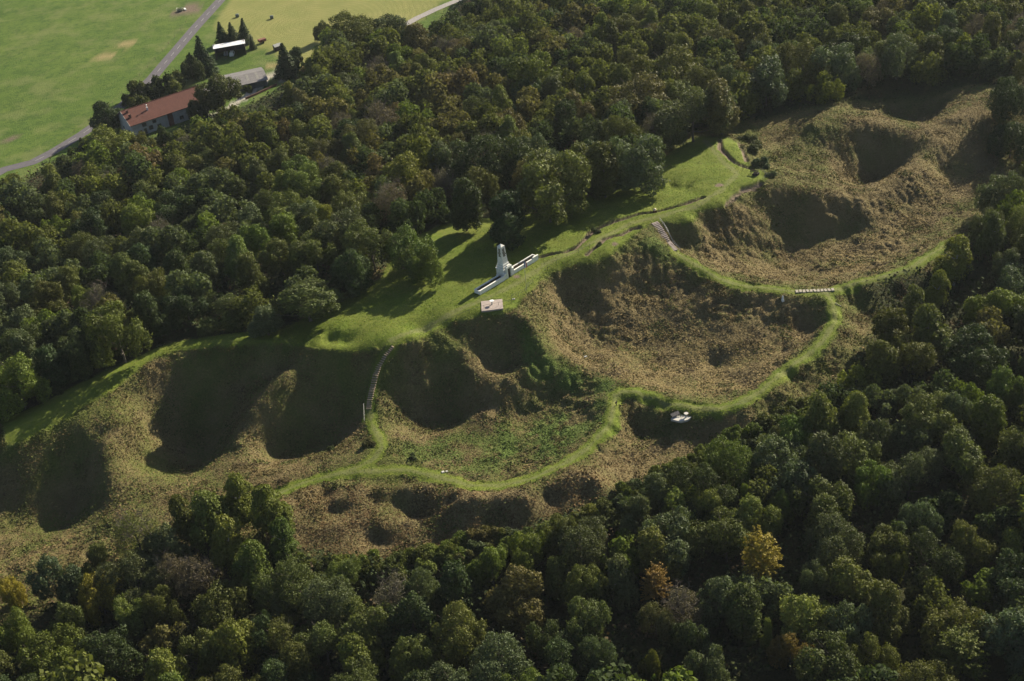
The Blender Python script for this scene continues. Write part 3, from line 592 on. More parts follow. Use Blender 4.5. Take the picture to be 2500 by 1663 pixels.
MB().quad([(-1.1, -.45, .42), (1.1, -.45, .42), (1.1, .4, .8), (-1.1, .4, .8)]).quad([(-1.1, .4, .76), (1.1, .4, .76), (1.1, -.45, .38), (-1.1, -.45, .38)]).box(-1.13, 1.13, .4, .44, .72, .84).box(-1.13, 1.13, -.5, -.45, .36, .46).build('panel', simple('panel_grey', (.075, .07, .075), (.05, .048, .05), 2, .8), b)
# ---------------------------------------------------------------- fences and rails
def rail_fence(pts, gap, h, name, label, cat, mat, rails=(.95,), r=.035, group=None, jitter=0, rr=None):
    P = densify(pts, .25); d = np.r_[0, np.cumsum(np.linalg.norm(np.diff(P[:, :2], axis=0), axis=1))]
    n = max(2, int(d[-1]/gap)+1); q = [P[np.argmin(abs(d-k*d[-1]/(n-1)))] for k in range(n)]
    q = [(p[0], p[1], float(zt(p[0], p[1]))) for p in q]
    R_ = random.Random(len(q)); o = thing(name, label, cat, q[0], 0, group); O = np.array(q[0])
    tops = []
    for p in q:
        a = np.array(p)-O; j = (R_.uniform(-jitter, jitter), R_.uniform(-jitter, jitter)); hh = h*(1+R_.uniform(-jitter, jitter))
        MB().tube((a[0], a[1], a[2]-.3), (a[0]+j[0], a[1]+j[1], a[2]+hh), r, r*.85, 6).build('post', mat, o); tops.append(a)
    if rails:
        for f in rails:
            m = MB()
            for a, b_ in zip(tops[:-1], tops[1:]): m.tube((a[0], a[1], a[2]+h*f), (b_[0], b_[1], b_[2]+h*f), (rr or r*.6), None, 5, False)
            m.build('rail', mat, o)
    return o
M_darkm = simple('dark_painted_steel', (.10, .11, .10), (.06, .065, .06), 5, .6)
rail_fence(W('995,840,-1.3 1030,820,-1.2 1050,808,-1 1085,788,-.8 1130,770,-.5 1172,757,-.2 1200,752,-.1 1228,747,-.2 1250,740,-.4'), 3.4, 1.0, 'railing', 'dark thin railing along the crater edge in front of the pinkish slab', 'railing', M_darkm, (.97,), .045)
rail_fence(W('1250,735,-.6 1268,724,-.6 1283,716,-.7 1291,702,-.6 1302,692,-.5'), 2.2, 1.35, 'railing', 'tall narrow steel railing between the pinkish slab and the flagpole', 'railing', M_darkm, (.95, .5), .045)
rail_fence(W('1302,692,-.5 1325,670,-.4 1347,652,-.3 1377,638,-.2 1408,626,-.1 1440,612,0'), 3.2, 1.1, 'wire_fence', 'low wire fence on dark posts along the crater edge right of the monument', 'fence', M_darkm, (.95,), .05, rr=.02)
tag(MB().box(-.35, .35, -.2, .2, 0, .12).box(-.12, .12, -.1, .1, .12, .22).build('kerb_block', M_pconc, None, tuple(ground(1254, 731)), .2), 'small pale concrete block on the grass right of the pinkish slab', 'block')
def stakes(s, gap, label, off=.55, h=1.0):
    P = densify(W(s), .3); P = P.copy(); T = np.gradient(P[:, :2], axis=0); T /= np.linalg.norm(T, axis=1)[:, None]
    P[:, 0] += -T[:, 1]*off; P[:, 1] += T[:, 0]*off
    return rail_fence(P, gap, h, 'stake_fence', label, 'fence', M_wood, (.55,), .05, None, .12, .025)
stakes(' '.join(TRENCH[0].split()[:8]), 1.1, 'rough wooden stake fence along the trench just right of the planters')
stakes(' '.join(TRENCH[0].split()[7:]), 1.1, 'rough wooden stake fence along the trench under the big round tree')
stakes(TRENCH[3], 1.2, 'short wooden stake fence by the trench at the far tip of the lawn')
stakes(TRENCH[1], 1.6, 'sparse wooden stakes by the short trench above the central crater', .4, .7)
lane_p = W('965,75,-35 1010,60,-35 1060,36,-35 1110,14,-35')
rail_fence(lane_p, 6, 1.2, 'wire_fence', 'wooden post and wire fence beside the pale lane at the top edge', 'fence', M_wood, (.8, .45), .07, rr=.015)
rail_fence(W('140,420,-35 205,330,-35 300,262,-35 375,190,-35 432,128,-35 500,40,-35') + np.array([-7, 4, 0]), 9, 1.2, 'wire_fence', 'thin wire fence on wooden posts between the green pasture and the road', 'fence', M_wood, (.85, .5), .06, rr=.015)
rail_fence(W('1876,432,-1 1866,418,-1 1856,412,-1')+np.array([-.4, -.3, 0]), 2.0, 1.0, 'railing', 'curved light railing at the rounded tip of the lawn', 'railing', M_darkm, (.95, .5), .03)
rail_fence(W('1853,449,-1 1866,444,-1 1875,435,-1')+np.array([-.5, .4, 0]), 2.0, .9, 'railing', 'light railing at the tip of the lawn facing the right hand craters', 'railing', M_darkm, (.95, .5), .03)
# ---------------------------------------------------------------- stairs
def stairway(s, n, w, m, label, plate=.32, hgt=.2):
    P = densify(W(s), .05); d = np.r_[0, np.cumsum(np.linalg.norm(np.diff(P[:, :2], axis=0), axis=1))]
    p0 = P[0].copy(); p0[2] = float(zt(p0[0], p0[1])); o = thing('stairway', label, 'stairs', tuple(p0))
    Tt = np.gradient(P[:, :2], axis=0)
    for k in range(n):
        i = int(np.argmin(abs(d-d[-1]*(k+.5)/n))); p = P[i]; t_ = Tt[max(0, i-8):i+8].mean(0); an = math.atan2(t_[1], t_[0])
        z = float(zt(p[0], p[1])); dx = plate*.5
        st = MB().box(-dx, dx, -w/2, w/2, -hgt, .1).build('step', m, o, (p[0]-p0[0], p[1]-p0[1], z-p0[2]+.06), an)
    return o
sa = stairway(STAIRL, 31, 1.35, M_stepwood, 'long curved flight of narrow wooden steps up the ridge between the left and central craters', .30)
sa_b = W('897,985,-9.6 898,1003,-10.4 899,1030,-10.9')+np.array([-.9, 0, 0])
rail_fence(sa_b, 1.6, 1.0, 'handrail', 'pale metal handrail at the foot of the long left stairway', 'handrail', M_steel, (.97,), .022, rr=.022)
sb = stairway(STAIRR, 22, 1.9, M_conc, 'straight flight of grey steps below the lawn at the right hand crater', .36)
rail_fence(W(STAIRR)+np.array([1.6, .8, 0]), 1.8, 1.0, 'handrail', 'long double steel handrail down the straight grey steps', 'handrail', M_steel, (.97, .5), .035, rr=.035)
# pale timber steps along the upper path
P = W('1941,713,-8.5 2037,708,-8.8'); o = thing('stairway', 'row of pale timber steps laid along the path on the far crater rim', 'stairs', tuple(P[0])); o.location.z = float(zt(P[0][0], P[0][1]))
an = math.atan2(P[1][1]-P[0][1], P[1][0]-P[0][0])
for k in range(11):
    p = P[0]+(P[1]-P[0])*(k+.5)/11; z = float(zt(p[0], p[1]))-o.location.z; rr = random.Random(k)
    MB().box(-.34, .40, -.58-rr.uniform(0, .12), .58+rr.uniform(0, .12), -.15, .16+rr.uniform(0, .1), .05, .02).build('step', M_palewood, o, (p[0]-P[0][0], p[1]-P[0][1], z+.04), an+rr.uniform(-.08, .3))
for k, (px, py) in enumerate(((2041, 743), (2044, 745), (2048, 747), (2052, 749))):
    q = ground(px, py); ob = MB().box(-.12, .12, -.12, .12, -.2, .34, .02, .02).build('marker_peg', M_palewood, None, tuple(q), .3)
    tag(ob, ['pale peg beside the right hand path, nearest the timber steps', 'pale peg beside the path, second from the timber steps', 'pale peg beside the path, third from the timber steps', 'pale peg beside the path, farthest from the timber steps'][k], 'peg', 'pale pegs beside the right hand path')
q = ground(1911, 735)
t = thing('boundary_marker', 'small white stone marker post standing below the far grass path', 'marker', tuple(q), .2)
MB().box(-.32, .32, -.32, .32, -.2, .55, .06, .06).build('base', M_whitep, t, bevel=.03); MB().box(-.2, .2, -.2, .2, .55, 1.25, .04, .04).build('shaft', M_whitep, t, bevel=.03); MB().lathe([(.16, 1.25), (.18, 1.35), (.1, 1.5), (.02, 1.55)], 12).build('cap', M_whitep, t, smooth=True)
q = ground(1505, 990)
t = thing('waymark_post', 'short dark post with a slanted board at the path fork of the lower rim', 'signpost', tuple(q), .8)
MB().box(-.07, .07, -.07, .07, -.2, .85).build('post', M_wooddk, t); MB().box(-.35, .35, -.05, .05, .6, 1.05).build('board', M_wooddk, t)
q = ground(1599, 517)
t = thing('searchlight_relic', 'small object with a pale domed top beside the stake fence', 'relic', tuple(q), .3)
MB().box(-.55, .45, -.3, .3, -.1, .45, .08, .05).build('base', simple('rust', (.12, .05, .03), (.07, .035, .025), 5, .9), t); MB().lathe([(.42, .42), (.45, .6), (.36, .85), (.18, 1.0), (.02, 1.04)], 14).build('dome', simple('cream_dome', (.72, .62, .45), (.6, .48, .33), 3, .7), t, smooth=True)
# timber table on the tip of the lawn
q = ground(1841, 427)
t = thing('picnic_bench', 'dark timber bench frame standing on the tip of the lawn', 'bench', tuple(q), rad(-35))
m = MB()
for k in (-.9, .9): MB().box(k-.06, k+.06, -.45, .45, 0, .08).box(k-.05, k+.05, -.05, .05, .08, .85).build('leg', M_wooddk, t)
MB().box(-1.25, 1.25, -.16, .16, .85, .93).build('seat', M_wooddk, t); MB().box(-1.25, 1.25, .22, .3, 1.0, 1.35).build('backrest', M_wooddk, t)
q = ground(1848, 425)
t = thing('timber_rack', 'low dark timber rack of parallel bars beside the bench on the lawn tip', 'rack', tuple(q), rad(-38))
for k in range(4): MB().box(-.75, .75, -1.5+k*.5, -1.38+k*.5, .0, .6).build('bar', M_wooddk, t)
for k in (-.6, .6): MB().box(k-.05, k+.05, -1.38, .0, .6, .68).build('beam', M_wooddk, t)
rr = random.Random(3)
q = ground(1087, 1153); m = MB(); m.box(-.9, -.1, -.4, .35, -.2, .35, .12, .1).box(.0, .7, -.3, .3, -.2, .22, .15, .1)
tag(m.build('broken_slab', M_pconc, None, tuple(q), .2), 'broken pale block in the grass above the lower path', 'rock')
q = ground(1430, 872); tag(MB().box(-.5, .4, -.3, .3, -.2, .3, .1, .1).build('fallen_rock', M_stoned, None, tuple(q), .5), 'grey rock on the green saddle left of the big crater', 'rock')
# ---------------------------------------------------------------- farm
FZ = -35
def roofmat(name, a, b_, sx, sy, rot=0):
    g = NT(name, .8, .25); mp = g.n('ShaderNodeMapping'); g.l(g.tc, mp.inputs[0]); mp.inputs['Rotation'].default_value = (0, 0, rot)
    br_ = g.n('ShaderNodeTexBrick'); br_.inputs['Scale'].default_value = 1; br_.inputs['Brick Width'].default_value = sx; br_.inputs['Row Height'].default_value = sy
    br_.inputs['Mortar Size'].default_value = .035; g.l(mp.outputs[0], br_.inputs[0])
    br_.inputs['Color1'].default_value = (*a, 1); br_.inputs['Color2'].default_value = (*b_, 1); br_.inputs['Mortar'].default_value = (*[v*.45 for v in a], 1)
    n = g.noise(.5, 5, .65); c = g.mix(g.math('MULTIPLY', n, .45), br_.outputs['Color'], tuple(v*.55 for v in b_))
    return g.col(c)
hz = float(zt(-125, 538)); ang = math.atan2(16.7, 26.9)
house = thing('farmhouse', 'long two storey white farmhouse with a red tiled roof beside the road', 'house', (-138.6, 528.2, hz), ang)
L, Wd, E, Rg = 33.5, 14.5, 5.6, 9.6
M_wall = simple('farm_render', (.50, .49, .50), (.36, .34, .33), .7, .9, lo=.3, hi=.7)
M_tile = roofmat('red_tiles', (.17, .062, .045), (.12, .046, .036), .35, .32)
m = MB().box(.3, L-.3, .3, Wd-.3, -1, E)
for x in (.3, L-.3): m.quad([(x, .3, E), (x, Wd-.3, E), (x, Wd/2, Rg-.15)])
m.build('wall', M_wall, house)
def slope(m, x0, x1, y0, z0, y1, z1, th=.16):
    m.v += [(x0, y0, z0), (x1, y0, z0), (x1, y1, z1), (x0, y1, z1), (x0, y0, z0-th), (x1, y0, z0-th), (x1, y1, z1-th), (x0, y1, z1-th)]
    k = len(m.v)-8; m.f += [tuple(k+i for i in q) for q in ((0, 1, 2, 3), (7, 6, 5, 4), (4, 5, 1, 0), (5, 6, 2, 1), (6, 7, 3, 2), (7, 4, 0, 3))]; return m
rf = slope(slope(MB(), -.4, L+.4, -.5, E-.1, Wd/2, Rg), -.4, L+.4, Wd+.5, E-.1, Wd/2, Rg-.02).build('roof', M_tile, house)
MB().tube((-.4, Wd/2, Rg+.04), (L+.4, Wd/2, Rg+.04), .14, None, 6).build('ridge_tiles', M_tile, rf)
M_brick = simple('old_brick', (.20, .10, .075), (.12, .065, .05), 5, .9)
for x in (-.42, L+.3): slope(slope(MB(), x, x+.14, -.55, E+.02, Wd/2, Rg+.12), x, x+.14, Wd+.55, E+.02, Wd/2, Rg+.11).build('verge', simple('pale_verge', (.42, .38, .34), None, 4, .8), rf)
def chim(x, y, h, w, m_, nm='chimney'):
    zz = E+(Rg-E)*y/(Wd/2) if y < Wd/2 else Rg
    c_ = MB().box(x-w, x+w, y-w*.8, y+w*.8, zz-.8, zz+h).box(x-w-.06, x+w+.06, y-w*.8-.06, y+w*.8+.06, zz+h, zz+h+.12).build(nm, m_, rf); return c_, zz+h
chim(1.7, 3.2, 1.5, .42, M_brick); chim(1.9, 5.8, 1.0, .38, M_brick)
c_, zz = chim(9.6, 4.1, 1.1, .28, M_whitep); MB().tube((9.6, 4.1, zz), (9.6, 4.1, zz+1.0), .12, None, 8).lathe([(.3, zz+1.0), (.34, zz+1.1), (.05, zz+1.35)], 10, (9.6, 4.1)).build('cowl', M_whitep, c_)
M_shut = simple('brown_shutter', (.15, .09, .07), (.10, .06, .05), 4, .8); M_glass = simple('window_glass', (.03, .035, .04), (.05, .055, .06), 2, .2, .5)
for x, z, w_, h_ in ((3.4, .9, 1.0, 1.4), (5.6, 3.3, 1.1, 1.4), (5.6, .2, 1.1, 2.3), (8.0, 1.2, 1.1, 1.7), (9.9, 3.4, 1.0, 1.3), (11.5, .9, 1.0, 1.5), (21.3, 1.2, 1.6, 1.4), (26.5, 1.2, 1.2, 1.4), (30, 3.2, 1.1, 1.3)):
    wi = MB().box(x-w_/2-.12, x+w_/2+.12, .24, .3, z-.12, z+h_+.12).build('window', M_stoned, house); MB().box(x-w_/2, x+w_/2, .18, .24, z, z+h_).build('pane', M_glass, wi)
    if z > .5 and x < 15:
        for sx in (-1, 1): MB().box(x+sx*(w_/2+.16)-.05*0-.14, x+sx*(w_/2+.16)+.14, .14, .235, z, z+h_).build('shutter', M_shut, wi)
MB().box(15.6, 17.8, .16, .3, -.6, 5.2).build('barn_door', simple('rust_red_boards', (.17, .07, .055), (.10, .05, .04), 3, .9), house)
MB().tube((14.6, .2, 0), (14.6, .2, 5.4), .07, None, 6).tube((12.0, .2, 0), (12.0, .2, 5.4), .05, None, 6).build('downpipe', M_steel, house)
for y in (3.5, 9.5): wi = MB().box(.2, .3, y-.65, y+.65, 1.0, 2.6).build('window', M_stoned, house); MB().box(.14, .2, y-.5, y+.5, 1.1, 2.5).build('pane', M_glass, wi)
# grey corrugated shed
def corr(name, a, b_, f):
    g = NT(name, .55, .3); wv = g.n('ShaderNodeTexWave'); wv.inputs['Scale'].default_value = f; g.l(g.tc, wv.inputs[0])
    n = g.noise(.6, 4); g.bump(wv.outputs['Fac'], .04); return g.col(g.mix(n, a, b_))
M_corr = corr('grey_corrugated', (.150, .138, .138), (.20, .185, .18), 1.2)
sz = float(zt(-95, 570)); ang2 = math.atan2(2.7, 10)
shed = thing('long_shed', 'long grey shed with a low corrugated roof right of the farmhouse', 'shed', (-88.2-20*math.cos(ang2), 568-20*math.sin(ang2), sz), ang2)
L2, W2, E2, R2 = 20, 15.5, 3.0, 4.3
m = MB().box(.3, L2-.3, .3, W2-.3, -1, E2)
for x in (.3, L2-.3): m.quad([(x, .3, E2), (x, W2-.3, E2), (x, W2/2, R2-.12)])
m.build('wall', simple('grey_green_cladding', (.13, .15, .145), (.09, .105, .10), 1, .8), shed)
slope(slope(MB(), -.3, L2+.3, -.4, E2-.05, W2/2, R2), -.3, L2+.3, W2+.4, E2-.05, W2/2, R2-.02).build('roof', M_corr, shed)
M_tr = simple('translucent_strip', (.26, .25, .22), (.2, .19, .17), 2, .5)
for x in (4, 8, 12, 16): slope(MB(), x, x+.9, .2, E2+.03, W2/2-.5, R2-.03, .04).build('roof_light', M_tr, shed)
for x in (6, 13): MB().box(x-1.6, x+1.6, .2, .3, .1, 2.6).build('sliding_door', simple('shed_door', (.10, .11, .11), None, 2, .7), shed)
wing = thing('low_outbuilding', 'low grey roofed outbuilding between the farmhouse and the long shed', 'shed', (-113.0, 556.2, float(zt(-111, 558))), rad(28))
MB().box(.2, 12.3, .2, 6.8, -1, 2.4).build('wall', M_wall, wing); slope(MB(), -.2, 12.6, -.2, 2.5, 7.1, 4.2).build('roof', M_corr, wing); MB().box(5, 7.4, .12, .2, 0, 2.1).build('door', M_shut, wing)
# open barn with bright metal roof
bz = float(zt(-107, 610)); ang3 = rad(9)
barn = thing('open_barn', 'open fronted dark timber barn with a bright metal roof among conifers', 'barn', (-114.4, 606.0, bz), ang3)
L3, D3 = 13.4, 9.0
g = NT('bright_sheet_metal', .42, .6); g.b.inputs['Metallic'].default_value = .3
n = g.noise(1.2, 4, .6, .55, .68); M_metal = g.col(g.mix(n, (.86, .88, .90), (.42, .24, .17)))
slope(MB(), -.4, L3+.4, -.6, 5.3, D3+.4, 3.7, .1).build('roof', M_metal, barn)
M_board = simple('dark_boards', (.075, .055, .05), (.045, .035, .035), 3, .9)
MB().box(0, .2, 0, D3, -.5, 4.4).build('wall', M_board, barn); MB().box(L3-.2, L3, 0, D3, -.5, 4.4).build('wall', M_board, barn); MB().box(.2, L3-.2, D3-.2, D3, -.5, 3.6).build('wall', M_board, barn)
for x in (.1, 4.5, 9, L3-.3): MB().box(x, x+.22, .0-.05, .17-.05, -.4, 5.0).build('post', M_wood, barn)
def car(label, loc, rz, paint):
    c_ = thing('parked_van', label, 'van', loc, rz)
    b_ = MB().box(-2.2, 2.2, -.9, .9, .35, 1.05, .05, .03).box(-2.15, 1.1, -.86, .86, 1.05, 1.95, .12, .1).build('body', paint, c_, bevel=.06)
    MB().box(1.06, 1.2, -.75, .75, 1.1, 1.8, 0, .08).build('windscreen', M_glass, c_); MB().box(-1.6, .9, -.9, -.84, 1.15, 1.75, .15, 0).build('side_window', M_glass, c_)
    for sx in (-1.35, 1.35):
        for sy in (-.85, .85): MB().tube((sx, sy-.1, .34), (sx, sy+.1, .34), .34, None, 14).build('wheel', M_dark, c_)
    return c_
wx = lambda u, v: (-114.4+u*math.cos(ang3)-v*math.sin(ang3), 606+u*math.sin(ang3)+v*math.cos(ang3))
p = wx(7.2, 2.0); car('pale van parked inside the dark open barn', (*p, float(zt(*p))+.05), ang3+rad(80), M_whitep)
p = wx(4.6, 3.2); tr = thing('farm_trailer', 'pale farm trailer parked left of the van inside the open barn', 'trailer', (*p, float(zt(*p))+.05), ang3+rad(85))
MB().box(-1.8, 1.6, -.9, .9, .6, 1.3, -.1, -.1).build('bed', M_stoned, tr)
for sy in (-.85, .85): MB().tube((0, sy-.1, .34), (0, sy+.1, .34), .34, None, 14).build('wheel', M_dark, tr)
MB().tube((1.6, 0, .7), (2.9, 0, .4), .06).build('drawbar', M_dark, tr)
# bales
M_bale = simple('wrapped_bale', (.20, .22, .20), (.13, .15, .13), 2, .55)
def bale(label, px, py, rz, m_, g_=None, r=.85, cat='bale'):
    q = ground(px, py); b_ = thing('round_bale', label, cat, tuple(q), rz, g_)
    MB().tube((-.8, 0, r-.05), (.8, 0, r-.05), r, None, 22).build('wrap', m_, b_, bevel=.12); MB().lathe([(r*.7, r), (r*.7, r+.01)], 3).v
    m2 = MB()
    for k in (-.5, 0, .5): m2.tube((k-.04, 0, r-.05), (k+.04, 0, r-.05), r+.015, None, 22)
    m2.build('twine', simple('twine', (.10, .11, .09), None, 3, .8), b_); return b_
bale('left of the two grey green round bales on the mown hay field', 580, 42, .3, M_bale)
bale('right of the two grey green round bales on the mown hay field', 664, 46, .2, M_bale)
q = ground(641, 105)
t = thing('muck_spreader', 'rust red farm wagon standing on the grass right of the open barn', 'wagon', tuple(q), rad(30)); Mr = simple('rust_red', (.22, .08, .055), (.13, .06, .05), 3, .8)
MB().box(-1.6, 1.6, -.95, .95, .7, 1.9, -.12, -.12).build('bed', Mr, t); MB().tube((1.6, 0, .8), (2.8, 0, .5), .07).build('drawbar', M_dark, t)
for sy in (-.95, .95): MB().tube((0, sy-.12, .5), (0, sy+.12, .5), .5, None, 14).build('wheel', M_dark, t)
# cattle feeder on the bare patch
q = ground(440, 28)
t = thing('cattle_feeder', 'round cattle feeder with dark hay on the bare patch in the green pasture', 'feeder', tuple(q))
m = MB()
for k in range(16): a_ = k*math.pi/8; m.tube((1.5*math.cos(a_), 1.5*math.sin(a_), 0), (1.5*math.cos(a_), 1.5*math.sin(a_), 1.6), .04, None, 5)
for z in (.1, .8, 1.6):
    for k in range(16): a_, b_ = k*math.pi/8, (k+1)*math.pi/8; m.tube((1.5*math.cos(a_), 1.5*math.sin(a_), z), (1.5*math.cos(b_), 1.5*math.sin(b_), z), .04, None, 5)
m.build('ring', M_steel, t); MB().lathe([(1.35, 0), (1.3, .8), (.9, 1.2), (.1, 1.35)], 14).build('fodder', simple('old_hay', (.06, .065, .035), (.035, .04, .02), 2, .95, bump=.2), t)
q = ground(452, 24); tag(MB().box(-1.3, 1.3, -.35, .35, -.05, .55, -.08, -.06).build('water_trough', M_whitep, None, tuple(q), rad(110)), 'pale water trough beside the cattle feeder', 'trough')
q = ground(431, 30); tag(MB().tube((0, 0, -.2), (.2, 0, 1.5), .06, .05).tube((.8, .3, -.2), (.7, .3, 1.2), .06, .05).tube((0, 0, 1.1), (.75, .3, 1.0), .04).build('broken_rails', M_palewood, None, tuple(q)), 'short pale broken rails left of the cattle feeder', 'rails')
q = ground(678, 122)
t = thing('garden_shed', 'small dark garden shed half hidden by a conifer right of the hay barn', 'shed', tuple(q), rad(30))
MB().box(-1.5, 1.5, -1.2, 1.2, -.3, 2.1).build('wall', M_board, t); slope(slope(MB(), -1.8, 1.8, -1.5, 2.0, 0, 2.9, .08), -1.8, 1.8, 1.5, 2.0, 0, 2.89, .08).build('roof', M_stoned, t)
# low garden wall along the drive
gw = W('600,243,-35 625,232,-35 650,220,-35 676,207,-35')
m = MB(); q0 = gw[0]; z_ = float(zt(q0[0], q0[1]))
for a, b_ in zip(gw[:-1], gw[1:]):
    d = (b_-a)[:2]; d /= np.linalg.norm(d); n_ = np.array([-d[1], d[0]])*.18
    for s0, s1 in ((0, 1),):
        A_, B_ = a[:2]-q0[:2], b_[:2]-q0[:2]; k = len(m.v); za, zb = float(zt(a[0], a[1]))-z_, float(zt(b_[0], b_[1]))-z_
        m.v += [(*(A_-n_), za-.3), (*(B_-n_), zb-.3), (*(B_+n_), zb-.3), (*(A_+n_), za-.3), (*(A_-n_), za+.9), (*(B_-n_), zb+.9), (*(B_+n_), zb+.9), (*(A_+n_), za+.9)]
        m.f += [tuple(k+i for i in q_) for q_ in ((3, 2, 1, 0), (4, 5, 6, 7), (0, 1, 5, 4), (1, 2, 6, 5), (2, 3, 7, 6), (3, 0, 4, 7))]
tag(m.build('garden_wall', simple('red_brick_wall', (.17, .085, .07), (.11, .06, .05), 3, .9), None, (q0[0], q0[1], z_)), 'low red brick garden wall beside the pale drive', 'wall')
# ---------------------------------------------------------------- foliage material: colour from the object, small leaf-to-leaf variation
def foliage(name, transl=.26, rough=.6, objcol=True):
    g = NT(name, rough, .12)
    a = g.n('ShaderNodeAttribute'); a.attribute_name = 'tint'
    if objcol: base = g.mix(1.0, g.n('ShaderNodeObjectInfo').outputs['Color'], a.outputs['Color'], 'MULTIPLY')
    else: base = a.outputs['Color']
    g.put(g.b.inputs['Base Color'], base)
    tr = g.n('ShaderNodeBsdfTranslucent'); g.l(g.mix(1.0, base, (1.15, 1.2, .55), 'MULTIPLY'), tr.inputs[0])
    mx = g.n('ShaderNodeMixShader'); mx.inputs[0].default_value = transl
    g.l(g.b.outputs[0], mx.inputs[1]); g.l(tr.outputs[0], mx.inputs[2])
    out = [n for n in g.t.nodes if n.type == 'OUTPUT_MATERIAL'][0]; g.l(mx.outputs[0], out.inputs[0]); return g.m
M_leaf = foliage('foliage'); M_cover = foliage('ground_plants', .12, .9, False)
M_bark = simple('bark', (.13, .11, .09), (.07, .058, .045), 3, .95, bump=.05)
M_birch = simple('birch_bark', (.50, .48, .44), (.16, .15, .14), 2, .9)
def leaf_quads(P, Nn, size, R, asp=.8, var=(.7, 1.3), flat=.0):
    """one small quad per point, roughly facing Nn"""
    n = len(P); Nn = Nn/(np.linalg.norm(Nn, axis=1)[:, None]+1e-9)
    a = np.cross(Nn, R.normal(size=(n, 3))); a /= np.linalg.norm(a, axis=1)[:, None]+1e-9
    b = np.cross(Nn, a); s = (size*R.uniform(.6, 1.35, n))[:, None]*.5
    V = np.stack([P-a*s-b*s*asp, P+a*s-b*s*asp*.6, P+a*s*.8+b*s*asp, P-a*s*.7+b*s*asp], 1)
    return V.reshape(-1, 3), np.repeat(R.uniform(var[0], var[1], n), 4)
def leaf_mesh(name, V, T, mat, smooth=False):
    me = mesh_np(name, V, np.arange(len(V)).reshape(-1, 4), smooth)
    if T.ndim == 1: T = np.stack([T]*3, 1)
    add_col(me, 'tint', T); me.materials.append(mat); return me
def lobes(R, n, w, h, zb, shape):
    """lobe centres + radii: several overlapping sub-crowns of unequal height make one uneven crown"""
    if shape == 'bush': k = 3
    elif shape == 'tall': k = 3
    else: k = R.randint(4, 8)
    subs = []
    for i in range(k):
        t = 2*np.pi*(i/k)+R.uniform(-.5, .5); q = R.uniform(.20, .46) if i else R.uniform(0, .14)
        rs = w*R.uniform(.13, .28)*(1.3 if i == 0 else 1)
        subs.append((math.cos(t)*q*w, math.sin(t)*q*w, rs, h*(1 if i == 0 else R.uniform(.48, 1.0))))
    if shape == 'tall': subs = [(x*.6, y*.6, r*.95, hh) for x, y, r, hh in subs]
    C = []
    for _ in range(n*60):
        if len(C) >= n: break
        x, y, r, top = subs[R.randint(k)]; d = R.normal(size=3); d /= np.linalg.norm(d)
        if d[2] < -.55: continue
        ry = min(r*1.15, (top-zb)*.5) if shape != 'tall' else (top-zb)*.5
        rr = w*R.uniform(.075, .15)*(1.15 if shape == 'bush' else 1); u = R.uniform(.55, 1)**.5
        c = np.array([x+d[0]*(r-rr*.6)*u, y+d[1]*(r-rr*.6)*u, max(zb, top-ry-rr*.5+d[2]*(ry-rr*.4)*u)])
        if d[2] < 0 and R.uniform() < .6: c[2] -= R.uniform(0, .22)*(h-zb)
        c[2] = max(c[2], zb*.8+rr*.4)
        if all(np.linalg.norm(c-e[0]) > .66*(rr+e[1]) for e in C): C.append((c, rr))
    return C
def crown_mesh(name, seed, w=12., h=13., zb=2.6, n=42, leaves=9000, leaf=.42, shape='round', tilt=.5, clump=True, mat=None):
    R = np.random.RandomState(seed); C = lobes(R, n, w, h, zb, shape)
    cc = np.array([c for c, r in C]); rs = np.array([r for c, r in C]); ax = np.array([0, 0, zb+(h-zb)*.35])
    wgt = rs**2; wgt /= wgt.sum(); k = R.choice(len(C), leaves*2, p=wgt)
    d = R.normal(size=(len(k), 3)); d /= np.linalg.norm(d, axis=1)[:, None]
    out = cc[k]-ax; out /= np.linalg.norm(out, axis=1)[:, None]+1e-6
    keepm = (d*out).sum(1)+d[:, 2]*.35 > -.35-R.uniform(0, .35, len(k)); k, d, out = k[keepm], d[keepm], out[keepm]
    lump = 1+.34*np.sin(d[:, 0]*6+k)*np.sin(d[:, 1]*6+2*k)*np.sin(d[:, 2]*6+k)+.10*np.sin(d[:, 0]*13+2*k)*np.sin(d[:, 2]*12)
    shoot = 1+.42*(R.uniform(0, 1, len(k)) < .16)*R.uniform(0, 1, len(k))
    P = cc[k]+d*(rs[k]*R.uniform(.55, 1.06, len(k))**.5*lump*shoot)[:, None]
    D = np.linalg.norm(P[:, None, :]-cc[None], axis=2)/rs[None]; D[np.arange(len(P)), k] = 9
    ok = (D.min(1) > .86) & (P[:, 2] > zb*.5); P, d, k = P[ok][:leaves], d[ok][:leaves], k[ok][:leaves]
    lt = R.uniform(.82, 1.2, len(C))
    V, T = leaf_quads(P, d+R.normal(size=P.shape)*tilt, leaf, R)
    return leaf_mesh(name, V, T*np.repeat(lt[k], 4), mat or M_leaf)
